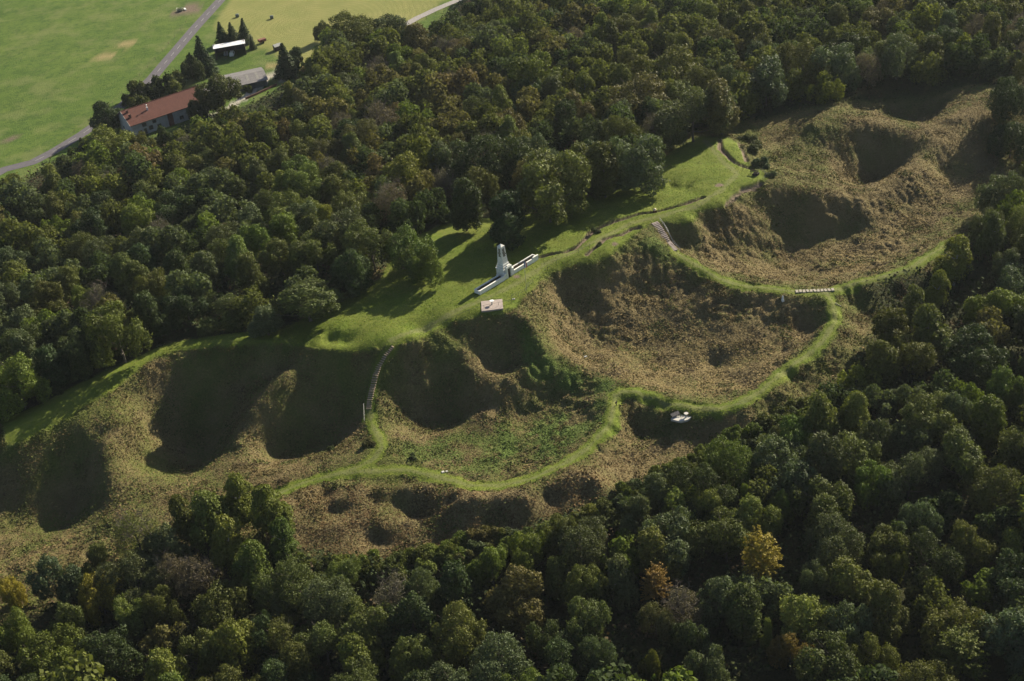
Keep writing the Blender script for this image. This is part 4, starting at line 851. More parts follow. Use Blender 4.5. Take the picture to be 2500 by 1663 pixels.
def birch_mesh(name, seed, w=10., h=15., strands=950):
    R = np.random.RandomState(seed); Ps = []; Ns = []
    C = lobes(R, 26, w, h, 3.5, 'tall')
    for q in range(strands):
        c, r = C[R.randint(len(C))]; d = R.normal(size=3); d /= np.linalg.norm(d); d[2] = abs(d[2])*.8
        s = c+d*r*1.05; L = R.uniform(.8, 2.6); m = R.randint(12, 24); t = np.linspace(0, 1, m)
        hz_ = d[:2]*.5*L
        P = np.stack([s[0]+hz_[0]*np.sqrt(t), s[1]+hz_[1]*np.sqrt(t), s[2]-L*t**1.3], 1)+R.normal(size=(m, 3))*.13
        Ps.append(P); Ns.append(np.tile(np.array([d[0], d[1], .5]), (m, 1))+R.normal(size=(m, 3))*.7)
    V, T = leaf_quads(np.vstack(Ps), np.vstack(Ns), .32, R, .8, (.75, 1.3)); return leaf_mesh(name, V, T, M_leaf)
def spiky_mesh(name, seed, w=11., h=12.):
    R = np.random.RandomState(seed); Ps = []; Ns = []
    for q in range(170):
        t = R.uniform(0, 2*np.pi); z = R.uniform(0, 1); L = w/2*(1-.55*z)*R.uniform(.7, 1.12); z0 = 2.5+z*(h-4.5); m = int(L*9)
        u = np.linspace(.3, 1, m); dirv = np.array([math.cos(t), math.sin(t)]); up = R.uniform(.25, .6)+z*.6
        P = np.stack([dirv[0]*L*u, dirv[1]*L*u, z0+L*up*u-.22*L*u*u], 1)
        off = R.normal(size=(m, 3))*np.array([.28, .28, .08])*(1.25-u[:, None])*1.6
        Ps.append(P+off); Ns.append(np.tile([0, 0, 1.], (m, 1))+R.normal(size=(m, 3))*.45)
    V, T = leaf_quads(np.vstack(Ps), np.vstack(Ns), .38, R); return leaf_mesh(name, V, T, M_leaf)
def conifer_mesh(name, seed, w=6.5, h=12.):
    R = np.random.RandomState(seed); Ps = []; Ns = []
    for q in range(560):
        z = R.uniform(0, 1)**1.15; t = R.uniform(0, 6.283); L = w/2*(1-z)*R.uniform(.8, 1.1)+.15; z0 = .5+z*(h-.6); m = max(3, int(L*8)); u = np.linspace(.12, 1, m)
        P = np.stack([math.cos(t)*L*u, math.sin(t)*L*u, z0-.28*L*u], 1)+R.normal(size=(m, 3))*.1
        Ps.append(P); Ns.append(np.tile([math.cos(t)*.6, math.sin(t)*.6, .8], (m, 1))+R.normal(size=(m, 3))*.5)
    V, T = leaf_quads(np.vstack(Ps), np.vstack(Ns), .42, R, .6); return leaf_mesh(name, V, T, M_leaf)
def branch_mesh(name, seed, w, h, zb, bare=False, mat=None):
    """tapered trunk with limbs (and fine twigs when bare)"""
    R = random.Random(seed); m = MB(); r0 = .018*h+.07
    pts = [Vector((0, 0, -.8))]
    for k in range(1, 6): pts.append(Vector((R.uniform(-.3, .3)*k*.3, R.uniform(-.3, .3)*k*.3, h*.8*k/5)))
    for k in range(5): m.tube(pts[k], pts[k+1], r0*(1-k*.18), r0*(1-(k+1)*.18), 7, False)
    nl_ = 16 if bare else 8
    for k in range(nl_):
        f = .25+.7*k/nl_; s = pts[0].lerp(pts[-1], f) if False else pts[min(4, int(f*5))].lerp(pts[min(5, int(f*5)+1)], f*5-int(f*5))
        t = k*2.4+R.uniform(-.4, .4); L = w*.42*(1.1-.5*f); e = s+Vector((math.cos(t)*L, math.sin(t)*L, L*R.uniform(.5, 1.1)))
        mid = s.lerp(e, .5)+Vector((0, 0, -L*.08)); m.tube(s, mid, r0*.42*(1.1-f*.6), r0*.28*(1.1-f*.6), 5, False); m.tube(mid, e, r0*.28*(1.1-f*.6), .03, 5, False)
        if bare:
            for j in range(9):
                a = s.lerp(e, R.uniform(.3, 1)); d = Vector((R.gauss(0, 1), R.gauss(0, 1), abs(R.gauss(.7, .6)))).normalized()*R.uniform(.9, 2.2)
                m.tube(a, a+d, .035, .012, 3, False)
                for i in range(4):
                    b = a+d*R.uniform(.3, 1); m.tube(b, b+Vector((R.gauss(0, .4), R.gauss(0, .4), R.uniform(.2, .9))), .02, .008, 3, False)
    me = bpy.data.meshes.new(name); me.from_pydata(m.v, [], m.f); me.update(); me.materials.append(mat or M_bark); return me
PR = {}
def proto(key, cm, tm, w, h, kind): PR.setdefault(key, []).append((cm, tm, w, h, kind))
for i in range(5): proto('round', crown_mesh('crown', 10+i, 12, 12.5-.5*(i % 2), 2.0, 70+6*i, 14000, .33-.02*(i % 2)), branch_mesh('trunk', i, 12, 12, 2), 12, 12.5, 'broadleaf_tree')
for i in range(3): proto('tall', crown_mesh('crown', 30+i, 11, 14.5, 2.2, 70, 13000, .32, 'tall', .55), branch_mesh('trunk', 20+i, 10, 14, 2), 10.5, 14.5, 'broadleaf_tree')
for i in range(2): proto('fine', crown_mesh('crown', 40+i, 12, 12.5, 1.8, 100, 19000, .25, 'round', .8), branch_mesh('trunk', 30+i, 12, 12, 2), 12, 12.5, 'broadleaf_tree')
for i in range(2): proto('birch', birch_mesh('crown', 50+i), branch_mesh('trunk', 40+i, 8, 15, 3, False, M_birch), 9, 15, 'birch_tree')
proto('spiky', spiky_mesh('crown', 60), branch_mesh('trunk', 50, 11, 12, 2), 11, 12, 'broadleaf_tree')
for i in range(2): proto('bare', crown_mesh('crown', 70+i, 10, 11.5, 2.4, 70, 6500, .20, 'round', 1.5), branch_mesh('trunk', 60+i, 10.5, 12, 2, True), 10, 11.5, 'bare_tree')
for i in range(2): proto('conifer', conifer_mesh('crown', 80+i, 7.6, 11), branch_mesh('trunk', 70+i, 3, 10, 1), 7.6, 11, 'conifer_tree')
for i in range(4): proto('bush', crown_mesh('crown', 90+i, 5.5, 4.0, .1, 40, 5200, .21+.04*(i % 2), 'bush', .9), branch_mesh('trunk', 80+i, 3, 3, .5), 5, 4.2, 'bush')
COLR = {'dk': ((.046, .066, .023), 'dark green'), 'ol': ((.088, .100, .027), 'olive green'), 'gg': ((.080, .100, .045), 'grey green'), 'br': ((.105, .098, .036), 'brownish olive'),
        'fr': ((.092, .124, .024), 'fresh green'), 'lg': ((.132, .162, .042), 'light green'), 'yg': ((.122, .138, .028), 'yellow green'), 'ye': ((.20, .175, .028), 'golden yellow'),
        'or': ((.19, .125, .034), 'orange brown'), 'ba': ((.115, .102, .070), 'bare brown'), 'rb': ((.115, .092, .045), 'reddish brown')}
TR = random.Random(77); placed = []; count = {}
def tall_of(w): return 6+.64*w
def put_tree(x, y, w, kind, col, label=None, cat=None, group=None, sq=None):
    v = PR[kind][TR.randrange(len(PR[kind]))]; s = w/v[2]
    z = float(zt(x, y)); cm, tm = v[0], v[1]; nm = v[4]
    root = bpy.data.objects.new(nm, None); COL.objects.link(root); root.location = (x, y, z-.15); root.rotation_euler = (TR.uniform(-.05, .05), TR.uniform(-.05, .05), TR.uniform(0, 6.28))
    hs = s*sq if sq else (tall_of(w)/v[3]*(1.15 if kind in ('tall', 'birch', 'conifer') else 1)*TR.uniform(.82, 1.16) if kind != 'bush' else s*TR.uniform(.8, 1.1))
    if label is None or not group: hs = s*sq if sq else ((1.3*w if kind == 'conifer' else tall_of(w))/v[3]*(1.18 if kind in ('tall', 'birch') else 1) if kind != 'bush' else s); root.scale = (s*TR.uniform(.88, 1.2), s*TR.uniform(.82, 1.12), hs)
    c = COLR[col][0]; j = TR.uniform(.82, 1.2); k = TR.uniform(-.1, .1)
    o = bpy.data.objects.new('crown', cm); COL.objects.link(o); o.parent = root; o.color = (c[0]*j*(1+k), c[1]*j, c[2]*j*(1-k), 1)
    t = bpy.data.objects.new('trunk', tm); COL.objects.link(t); t.parent = root
    default = {'broadleaf_tree': 'tree', 'birch_tree': 'birch tree', 'bare_tree': 'bare tree', 'conifer_tree': 'conifer', 'bush': 'bush'}[nm]
    tag(root, label, cat or default, group); placed.append((x, y, w)); count[nm] = count.get(nm, 0)+1
    return root
def at_crown(px, py, h):
    """base point of a tree whose crown centre, h above the ground, is seen at a pixel"""
    d = cf + cr*((px-1250)/CF) - cu*((py-831.5)/CF); t = np.arange(150, 1000, .25); P = np.array([0, 0, CH])+d[None]*t[:, None]
    k = int(np.argmax(P[:, 2] < zt(P[:, 0], P[:, 1])+h)); return P[k]
def man(px, py, wpx, kind, col, label, group=None):
    v = PR[kind][0]; p = at_crown(px, py, 5); pm = prj(p)[2]; w = wpx/pm; h = tall_of(w)*(1.18 if kind in ('tall', 'birch', 'conifer') else 1)*.56 if kind != 'bush' else .45*v[3]*w/v[2]; p = at_crown(px, py, h)
    ho = {450: .72, 545: .58, 640: .56, 742: .60, 365: .8, 700: .85}.get(int(px)) if int(py) in (735, 725, 745, 700, 500) else None
    r = put_tree(p[0], p[1], w, kind, col, label, None, group)
    if ho: r.scale.z *= ho
    return r
MAN = '''
905 600 115 round ol|olive round tree close behind the bushy one left of the obelisk
850 655 110 round dk|dark tree at the lawn edge between the big olive and the bushy tree
450 735 115 round dk|dark broad tree casting shade over the left craters lawn
545 725 125 fine ol|olive fine leaved tree above the shaded lawn
640 745 110 tall gg|grey green upright tree above the shaded lawn
365 745 90 round ol|olive tree between the yellow olive one and the shaded lawn
120 880 110 round dk|dark tree above the lawn at the left edge
190 850 100 round dk|dark tree between the left edge and the yellow olive one
1240 520 120 round dk|dark low tree in the deep shade behind the obelisk
1130 490 110 tall dk|dark tree at the back of the shaded lawn behind the obelisk
997 605 120 round fr|bright green bushy tree at the wood edge left of the obelisk
1045 640 70 round fr|smaller fresh green tree tucked against the bushy one nearest the obelisk
742 700 180 round ol|big olive round tree with reddish top above the lawn edge
700 500 125 round lg|large light green domed tree in the middle of the left wood
745 455 95 round lg|light green tree touching the back of the large light green dome
690 565 100 round fr|fresh green tree just below the large light green dome
800 540 70 tall yg|narrow yellowish tree between the green dome and the lawn
850 560 120 round gg|grey green round tree left of the bushy tree by the lawn
981 430 125 round yg|bright yellow green tree with open crown above the lawn
955 490 95 bare ba|bare purple brown tree below the bright yellow green one
1095 400 110 round gg|grey green tree right of the bright yellow green one
1180 390 150 fine dk|tall dark green tree behind the obelisk lawn
1336 455 185 round ol|broad olive tree with yellow top behind the obelisk
1420 400 100 tall ol|dark upright tree between the broad olive tree and the round grey one
1473 405 120 tall ol|upright olive tree left of the round grey green tree
1572 385 145 round gg|compact round grey green tree beside the curved lawn
1450 335 90 round dk|dark tree above the compact round grey green tree
1500 330 110 fine ol|fine textured olive tree above the compact round one
1690 270 150 fine gg|large grey green tree overhanging the top of the lawn
1760 250 120 tall br|brown green upright tree right of the large overhanging one
1640 160 120 round ol|olive domed tree at the upper middle of the wood
1310 190 125 round fr|bright green domed tree in the middle of the upper wood
1285 230 80 round dk|dark green lobe standing before the bright green dome
1030 95 110 round br|brownish tree by the lane at the top of the wood
1130 130 90 round br|brownish round tree right of the lane end
845 75 120 fine ol|olive tree at the edge of the hay field
940 75 80 round gg|small round grey green tree at the hay field corner
1000 90 60 round dk|dark little tree at the tip of the hay field
785 70 38 round dk|small lone dark tree standing in the hay field
1400 265 90 round br|brown tree right of the bright green dome
1380 290 100 fine dk|dark silvery tree in the middle of the upper wood
1560 230 130 round br|brown olive tree above the compact round grey green one
1870 190 130 round gg|grey green crown above the far right craters
1960 150 120 fine ol|olive crown in the upper right wood
2050 150 110 round gg|silvery green tree hanging over the shaded far crater
2070 120 100 round dk|dark tree behind the silvery green one over the far crater
2190 130 120 fine gg|pale grey green tree over the dark far crater
1720 40 80 round lg|light green tree top near the upper edge
1700 20 70 round lg|pale yellow green tree top touching the upper edge
286 815 140 round yg|olive yellow round tree at the lawn end of the left wood
40 930 135 round fr|bright green maple-like tree at the left edge above the craters
220 560 110 round dk|dark green domed tree in the left wood
160 690 90 round ol|olive tree at the left side of the wood
200 730 60 round yg|yellow green small tree in the left wood
385 700 90 round ol|olive tree near the lawn in the left wood
620 590 60 tall yg|thin yellow crown in the middle of the left wood
340 540 110 round fr|mossy green tree in the left wood
900 330 95 fine br|brown crown below the upper meadow corner
930 290 100 bare ba|bare greyish brown crown in the brown part of the upper wood
535 225 110 round ol|round olive tree against the right end of the farmhouse
262 350 110 round yg|yellow olive tree in front of the farmhouse gable
255 275 75 round dk|dark tree between the road and the farmhouse gable
352 356 55 round ol|small olive tree below the farmhouse front wall
476 270 50 round dk|dark slim tree in front of the farmhouse roof
200 350 45 conifer dk|dark little tree beside the road bend left of the farmhouse
398 330 50 round dk|dark rounded tree below the farmhouse door
490 130 74 conifer dk|tallest dark conifer left of the bright barn roof
538 70 44 conifer dk|dark conifer behind the left end of the bright barn roof
564 67 40 conifer dk|dark conifer behind the middle of the bright barn roof
590 66 50 conifer dk|dark conifer behind the right end of the bright barn roof
612 88 26 conifer dk|low dark conifer at the right corner of the bright barn
468 146 48 conifer dk|dark conifer between the road and the bright barn
466 160 52 round dk|dark tree beside the road below the bright barn
694 138 66 conifer dk|bluish dark conifer beside the little garden shed
720 140 46 round dk|dark tree right of the bluish conifer near the garden shed
340 222 60 bush ol|olive thicket between the road and the farmhouse roof
385 210 66 bush dk|dark thicket behind the farmhouse roof ridge
420 205 60 bush ol|bushy thicket at the right part of the farmhouse roof
345 250 46 bush ol|low bush against the back of the farmhouse roof
312 242 40 bush dk|low dark bush by the road at the farmhouse corner
607 216 22 bush fr|small clipped green bush at the shed corner
2333 625 105 birch yg|tall weeping birch with yellow tint beside the end of the far path
2290 700 70 birch yg|smaller yellow green birch left of the tall weeping birch
2230 740 85 birch ol|olive birch in the group right of the path corner
2270 800 110 birch ol|broad dull birch below the tall weeping birch
2180 800 100 round ol|olive tree right of the timber steps corner
2150 880 100 tall ol|dark olive tree right of the lower rim bend
2370 850 130 round dk|dark green tree mass at the right side
2460 650 90 round gg|grey green tree at the right edge below the far craters
2450 460 110 round gg|grey green tree at the right edge beside the brown slope
2420 545 80 round gg|lower grey green tree at the right edge beside the brown slope
2470 330 90 round dk|dark tree at the upper right edge of the brown slope
2460 230 100 fine dk|dark fine leaved tree above the brown slope at the right edge
2450 950 110 round fr|fresh green tree at the right edge
2330 1000 100 round gg|grey green crown in the right hand wood
1999 1010 110 birch lg|light green feathery tree right of the pale slab
2090 1000 90 birch lg|feathery pale green tree second right of the pale slab
1940 1060 100 round fr|fresh green tree below the spoil heaps on the right
2140 1060 110 round gg|silver green tree in the right hand wood
2350 1110 150 round ol|very broad olive domed tree at the lower right
2120 1180 100 round fr|fresh green tree in the middle of the lower right wood
1734 1243 96 round lg|light green domed tree standing alone in the lower right shade
1838 1262 100 round lg|second light green domed tree right of the lone one
1905 1240 60 round fr|fresh green small dome right of the two light green ones
1815 1215 38 tall fr|slim green tree between the light green domes
1861 1350 125 spiky ye|golden yellow tree with layered spiky branches
1602 1425 80 spiky or|orange brown tree left of the golden layered one
1930 1590 100 fine or|orange brown round tree at the bottom of the photo
1875 1545 42 tall yg|slim yellow green tree left of the orange round one
2344 1600 140 spiky yg|yellow green layered tree at the bottom right
1990 1410 75 round gg|grey green small dome in the dark lower right wood
1760 1460 110 round gg|grey green tree below the golden layered one
2150 1350 100 round ol|yellowish olive tree in the lower right wood
2190 1380 80 round yg|tree with yellow lit tips in the lower right wood
2370 1320 110 round ol|olive crown in the lower right wood near the edge
2250 1260 90 round gg|grey green crown in the dark lower right wood
2060 1520 110 round gg|grey green broad crown at the bottom right of the orange tree
2130 1600 120 fine ol|fine olive crown at the bottom between orange and yellow trees
1590 1620 60 round yg|yellow leaved small tree at the bottom left of the orange one
1740 1620 100 round gg|grey green crown at the bottom edge left of the orange tree
1690 1560 90 round dk|dark crown above the bottom edge grey green one
1600 1510 85 fine br|brown tinged tree below the small orange one
515 1250 120 birch yg|light green birch at the left of the birch group below the craters
585 1208 100 birch yg|yellow tinted birch at the top of the birch group
650 1235 125 birch yg|tall light green birch at the right of the birch group
560 1310 105 birch yg|pale green birch in the middle of the birch group
692 1312 90 birch fr|feathery green birch beside the spoil heaps
612 1375 110 birch fr|lower birch in front of the birch group
450 1262 100 birch ol|dull green birch at the upper left of the birch group
330 1300 120 bare ol|thin leaved brown olive tree under the left craters
400 1340 110 round gg|grey green round tree left of the birch group
419 1400 95 bare ba|bare brown leafless tree in front of the birch group
240 1370 80 round ol|small olive tree at the foot of the left slope
239 1445 115 round ye|golden green tree at the lower left
130 1410 110 round gg|grey green tree at the lower left slope foot
20 1450 60 round ye|yellow tree top at the lower left edge
48 1530 95 round fr|fresh green domed tree in the lower left corner
170 1520 110 round ol|olive tree below the golden green one
310 1500 90 round lg|light green tree right of the golden green one
400 1490 90 round ol|olive tree below the bare brown one
540 1470 130 round ol|large olive tree at the lower left middle
560 1560 150 round yg|large yellow olive tree at the bottom left middle
470 1600 100 round ol|dark olive tree at the bottom left
640 1540 90 round dk|dark green tree right of the large yellow olive one
690 1480 80 round gg|grey green bushy crown right of the birch group
850 1400 80 round lg|pale green rounded tree at the upper edge of the lower wood
1030 1430 100 fine gg|grey green feathery crown in the middle lower wood
1110 1530 130 round ol|olive spreading tree in the middle lower wood
920 1520 110 round ol|olive tree left of the spreading one
1220 1610 150 fine gg|big grey green dome at the bottom middle
1010 1600 120 round ol|olive green crown at the bottom middle left
870 1600 120 round yg|yellowish olive crown at the bottom middle left
1430 1420 110 round ol|tall yellow green olive tree left of the grey feathery one
1365 1400 80 round ol|olive crown left of the tall olive one in the lower wood
1510 1400 95 birch gg|grey feathery tree left of the orange brown one
1450 1510 120 round ol|dull olive tree below the tall one in the lower wood
1340 1560 90 round dk|dark dome below the middle lower wood
1440 1600 100 fine gg|fine grey green crown at the bottom middle right
1560 1250 90 round gg|grey green tree at the corner of the spoil heaps
1600 1200 75 tall gg|slim grey green tree at the corner of the spoil heaps
1380 1300 90 round ol|round olive shrub tree at the upper edge of the lower wood
1200 1380 90 round fr|fresh green shrub tree below the spoil heaps
1300 1340 100 round fr|leafy green tree below the right spoil heaps
'''
for ln in MAN.strip().split('\n'):
    a, lab = ln.split('|'); px, py, wp, kd, co = a.split()
    man(float(px), float(py), float(wp), kd, co, lab)
n_man = len(placed)
# shrubs along the lower edge of the open ground
ZONES = '''1400 1270 under the right spoil heaps|1150 1330 under the middle spoil heaps|880 1370 under the left spoil heaps|720 1350 beside the birches|1560 1130 at the corner of the spoil heaps|1700 1090 below the pale slab|1850 1040 right of the pale slab|1980 950 below the rim bend'''
SH = 'bush'
line = densify(WG('700,1385,-18 820,1392,-19 960,1382,-19.5 1080,1350,-19 1200,1322,-18.5 1330,1308,-18.5 1430,1280,-18 1520,1235,-17 1600,1185,-16.5 1690,1135,-15.5 1790,1085,-15 1880,1050,-14.5 1960,1005,-14'), 2.6)
shrubs = []
for p in line:
    for k in range(2):
        x, y = p[0]+TR.uniform(-1.5, 1.5), p[1]-TR.uniform(-.5, 1.5)-k*3.2
        shrubs.append((x, y, TR.uniform(3.6, 6.2), TR.choice(['fr', 'fr', 'ol', 'yg', 'ol', 'gg', 'lg', 'br'])))
extra = [(1007, 1121, 22, 'dk', 'dark bush shape in place of a small round hole above the lower path'), (1760, 455, 0, '', ''), (1455, 568, 20, 'dk', 'small dark bush at the bend of the trench right of the obelisk'),  # first entry: dark bush shape put in for a small dark hole
         (1465, 601, 20, 'dk', 'dark low bush in the short trench above the central crater'), (810, 1098, 22, 'dk', 'dark bush beside the path fork under the long stairway'), (900, 1085, 30, 'br', 'brown thorny bush at the foot of the long stairway path'),
         (588, 1200, 26, 'rb', 'reddish brown bush above the birch group'), (1862, 405, 44, 'gg', 'grey green scrub behind the tip of the lawn'), (1838, 372, 46, 'gg', 'grey green scrub at the back of the lawn tip'),
         (1822, 345, 36, 'gg', 'small grey scrub highest behind the lawn tip'), (1885, 430, 26, 'gg', 'low grey scrub right of the railing on the lawn tip'), (1320, 870, 0, '', ''), (340, 935, 0, '', ''),
         (140, 960, 36, 'dk', 'dark bush on the shaded lawn edge at the left'), (170, 935, 32, 'dk', 'second dark bush on the shaded lawn edge at the left')]
for px, py, wp, co, lab in extra:
    if wp: q = ground(px, py); put_tree(q[0], q[1], wp/prj(q)[2], 'bush', co, lab, None, None, .7)
# ------------------------------------------------ the rest of the woods, individually
LM = '''30 470 beside the road at the left edge|150 450 left of the farmhouse|330 400 below the farmhouse|480 340 in front of the farmhouse door|600 300 below the long shed|700 230 beside the pale drive|820 200 below the hay field|960 170 at the hay field corner
1100 60 beside the lane at the top|1250 40 at the top edge of the wood|1420 50 near the top middle of the photo|1600 60 at the top edge right of middle|1850 60 at the top right|2100 60 at the far top right|2400 80 in the top right corner|2300 160 above the far shaded crater
60 600 at the left edge of the wood|60 760 at the left edge above the craters|220 640 in the left wood|230 760 in the left wood near the lawn|400 600 in the middle of the left wood|430 740 above the left craters|560 480 left of the green dome|560 680 above the shaded lawn|600 400 in the upper left wood
760 350 in the brownish upper wood|850 430 behind the green dome|850 260 above the brownish wood|1000 310 in the centre of the upper wood|1150 260 left of the bright green dome|1100 480 on the dark edge behind the obelisk|1240 340 behind the broad olive tree|1430 200 right of the bright green dome|1500 120 in the upper wood right of centre|1600 380 behind the round grey green tree|1720 140 above the lawn tip|1800 300 in the shade by the lawn tip
2000 220 above the far right craters|2200 240 behind the far crater|2450 180 above the brown right slope|2450 520 at the right edge of the brown slope|2400 720 beside the tall birch|2200 900 right of the lower rim bend|2420 950 at the right edge|2050 1050 right of the spoil heaps|2300 1150 in the right wood|1850 1150 in the dark right wood|2050 1280 in the dark hollow of the right wood|2400 1400 at the lower right edge|2200 1500 in the lower right wood|2000 1600 at the bottom right|1700 1350 left of the golden tree|1700 1500 below the golden tree|1550 1350 left of the orange tree|1480 1600 at the bottom right of middle
700 1600 at the bottom left of middle|850 1480 in the lower left wood|1050 1420 in the lower wood|1150 1480 in the middle of the lower wood|1250 1480 above the big bottom dome|1300 1600 at the bottom middle|1400 1350 below the right spoil heaps|500 1420 below the birch group|300 1600 in the bottom left corner|100 1600 at the lower left corner|150 1450 at the lower left'''
LM = [(float(a.split(' ', 2)[0]), float(a.split(' ', 2)[1]), a.split(' ', 2)[2]) for a in LM.replace('\n', '|').split('|')]
ZN = [(float(a.split(' ', 2)[0]), float(a.split(' ', 2)[1]), a.split(' ', 2)[2]) for a in ZONES.split('|')]
FORM = {'round': 'round tree', 'tall': 'tall upright tree', 'fine': 'fine leaved tree', 'birch': 'feathery birch', 'bare': 'thin bare tree', 'bush': 'bush', 'spiky': 'layered tree', 'conifer': 'conifer'}
ORD = ['leftmost', 'second from left', 'third from left', 'fourth from left', 'fifth from left', 'sixth from left', 'seventh from left', 'eighth from left', 'ninth from left', 'tenth from left', 'eleventh from left', 'twelfth from left']
pxp = lambda s: [tuple(float(v) for v in p.split(',')) for p in s.split()]
OPENPX = pxp('-200,1030 0,1030 100,985 200,935 290,895 380,850 450,830 560,815 690,805 760,770 850,730 930,680 960,620 1030,570 1130,535 1250,530 1330,520 1440,480 1560,440 1640,370 1700,335 1790,320 1880,300 1990,290 2080,255 2200,240 2330,235 2440,215 2420,330 2340,440 2290,560 2240,640 2140,680 2080,720 2090,800 2020,910 1920,985 1810,1050 1740,1090 1650,1130 1560,1150 1500,1200 1430,1250 1330,1275 1200,1300 1080,1325 960,1355 850,1365 720,1350 690,1260 560,1190 480,1210 330,1240 220,1290 230,1390 130,1440 0,1480 -200,1500')
FARMPX = pxp('200,330 262,250 300,190 420,150 440,60 700,60 720,120 700,215 650,228 600,250 540,262 480,262 440,300 340,330 270,330')
FIELDPX = pxp('-200,-200 -200,470 0,420 100,395 190,345 260,235 420,170 600,110 720,150 770,120 800,60 930,55 980,110 1070,30 1180,-20 1180,-200')
Rn = np.random.RandomState(4)
cand = np.c_[Rn.uniform(-330, 340, 34000), Rn.uniform(135, 820, 34000)]
zc_ = zt(cand[:, 0], cand[:, 1]); fm = bilin(GX, GY, m_forest, cand[:, 0], cand[:, 1])
pxx, pyy, pmm = prj(np.c_[cand, zc_+7])
okk = (fm > .75) & (pxx > -330) & (pxx < 2860) & (pyy > -160) & (pyy < 1930)
cand = cand[okk]; pxx, pyy, pmm = pxx[okk], pyy[okk], pmm[okk]
fmg = lambda x, y: float(bilin(GX, GY, m_forest, np.array(x), np.array(y)))
autos = []; PLA = [(x, y, w) for x, y, w in placed]
arr = np.array(PLA)
for (x, y), px, py, pm in zip(cand, pxx, pyy, pmm):
    upper = y > 300
    w = (TR.uniform(9, 19.5) if upper else TR.uniform(8, 18.5))
    if min(fmg(x+w*.3, y), fmg(x-w*.3, y), fmg(x, y+w*.3), fmg(x, y-w*.3)) < .35: continue
    dd_ = np.hypot(arr[:, 0]-x, arr[:, 1]-y); fac = .318
    if (dd_ < fac*(arr[:, 2]+w)).any(): continue
    # keep clear of the farm and its yard
    if False: pass
    hx = (x+138.6)*math.cos(ang)+(y-528.2)*math.sin(ang); hy = -(x+138.6)*math.sin(ang)+(y-528.2)*math.cos(ang)
    if -2 < hx < 36 and -7 < hy < 22: continue
    H_ = tall_of(w); z_ = float(zt(x, y)); tp = prj(np.array([[x, y, z_+H_*.55], [x, y, z_+H_*1.05], [x-w*.4, y, z_+H_*.55], [x+w*.4, y, z_+H_*.55]]))
    if inside(tp[0], tp[1], OPENPX).any() or inside(tp[0], tp[1], FARMPX).any() or inside(tp[0], tp[1], FIELDPX).any(): continue
    arr = np.vstack([arr, [x, y, w]])
    brown = math.exp(-((px-950)/420)**2-((py-260)/190)**2)
    r = TR.random()
    if r < .33*brown: co = TR.choice(['br', 'br', 'br', 'br', 'rb', 'ba', 'ol'])
    else: co = TR.choices(['dk', 'ol', 'gg', 'br', 'fr', 'yg', 'lg'], [18, 44, 25, 5, 6, 2, 2] if upper else [22, 40, 24, 2, 7, 3, 2])[0]
    kd = TR.choices(['round', 'tall', 'fine', 'bare', 'birch'], [46, 17, 26, 6, 5])[0]
    if co == 'ba' or (kd == 'bare' and co not in ('br', 'rb', 'ba')): kd, co = 'bare', 'ba'
    if kd == 'birch': co = TR.choice(['ol', 'lg', 'yg'])
    autos.append([x, y, w, kd, co, px, py, pm*w])
bl = [a for a in autos if PR[a[3]][0][4] == 'broadleaf_tree']; bl.sort(key=lambda a: -a[7]*(1 if (-60 < a[5] < 2560 and -60 < a[6] < 1720) else .01))
room = max(0, 298-count.get('broadleaf_tree', 0)); far_trees = bl[room:]; fid = set(id(a) for a in far_trees)
named = [a for a in autos if id(a) not in fid]
for x, y, w, co in shrubs:
    q = prj(np.array([x, y, float(zt(x, y))+1.5])); named.append([x, y, w, 'bush', co, q[0], q[1], 0])
lab = {}
for a in named:
    tab = ZN if a[3] == 'bush' else LM
    ph = min(tab, key=lambda l: (l[0]-a[5])**2+((l[1]-a[6])*1.25)**2)[2]
    key = ('' if a[3] == 'bare' else COLR[a[4]][1]+' ')+FORM[a[3]]+' '+ph; lab.setdefault(key, []).append(a)
for key, L_ in lab.items():
    L_.sort(key=lambda a: a[5])
    for i, a in enumerate(L_):
        l = key if len(L_) == 1 else key+', '+(ORD[i] if i < len(L_)-1 or i > 11 else 'rightmost') if i < 12 else key
        gname = {'bush': 'bushes along the lower edge of the open ground'}.get(a[3], 'trees of the woods around the craters')
        put_tree(a[0], a[1], a[2], a[3], a[4], l, None, gname)
print('trees', n_man, len(named), len(far_trees), count)
# farthest trees beyond the counted ones: one mass
if far_trees:
    vs = []; ts = []
    lod = []
    for s_ in range(3):
        me = crown_mesh('lod', 200+s_, 12, 12.5, 2.0, 80, 3600, .62); v = np.empty(len(me.vertices)*3, np.float32); me.vertices.foreach_get('co', v); c_ = np.empty(len(me.vertices)*4, np.float32)
        me.color_attributes['tint'].data.foreach_get('color', c_); lod.append((v.reshape(-1, 3), c_.reshape(-1, 4)[:, 0])); bpy.data.meshes.remove(me)
    for a in far_trees:
        v, c_ = lod[TR.randrange(3)]; s = a[2]/12; th = TR.uniform(0, 6.28); ct, st_ = math.cos(th)*s, math.sin(th)*s
        vs.append(np.c_[v[:, 0]*ct-v[:, 1]*st_+a[0], v[:, 0]*st_+v[:, 1]*ct+a[1], v[:, 2]*s*TR.uniform(.9, 1.1)+float(zt(a[0], a[1]))]); ts.append(c_[:, None]*np.array(COLR[a[4]][0])*TR.uniform(.85, 1.2))
    fo = bpy.data.objects.new('far_wood', leaf_mesh('far_wood', np.vstack(vs), np.vstack(ts), foliage('far_foliage', .34, .85, False))); COL.objects.link(fo); fo['kind'] = 'stuff'
    tag(fo, 'farthest tree crowns of the surrounding wood, merging into one canopy', 'wood')
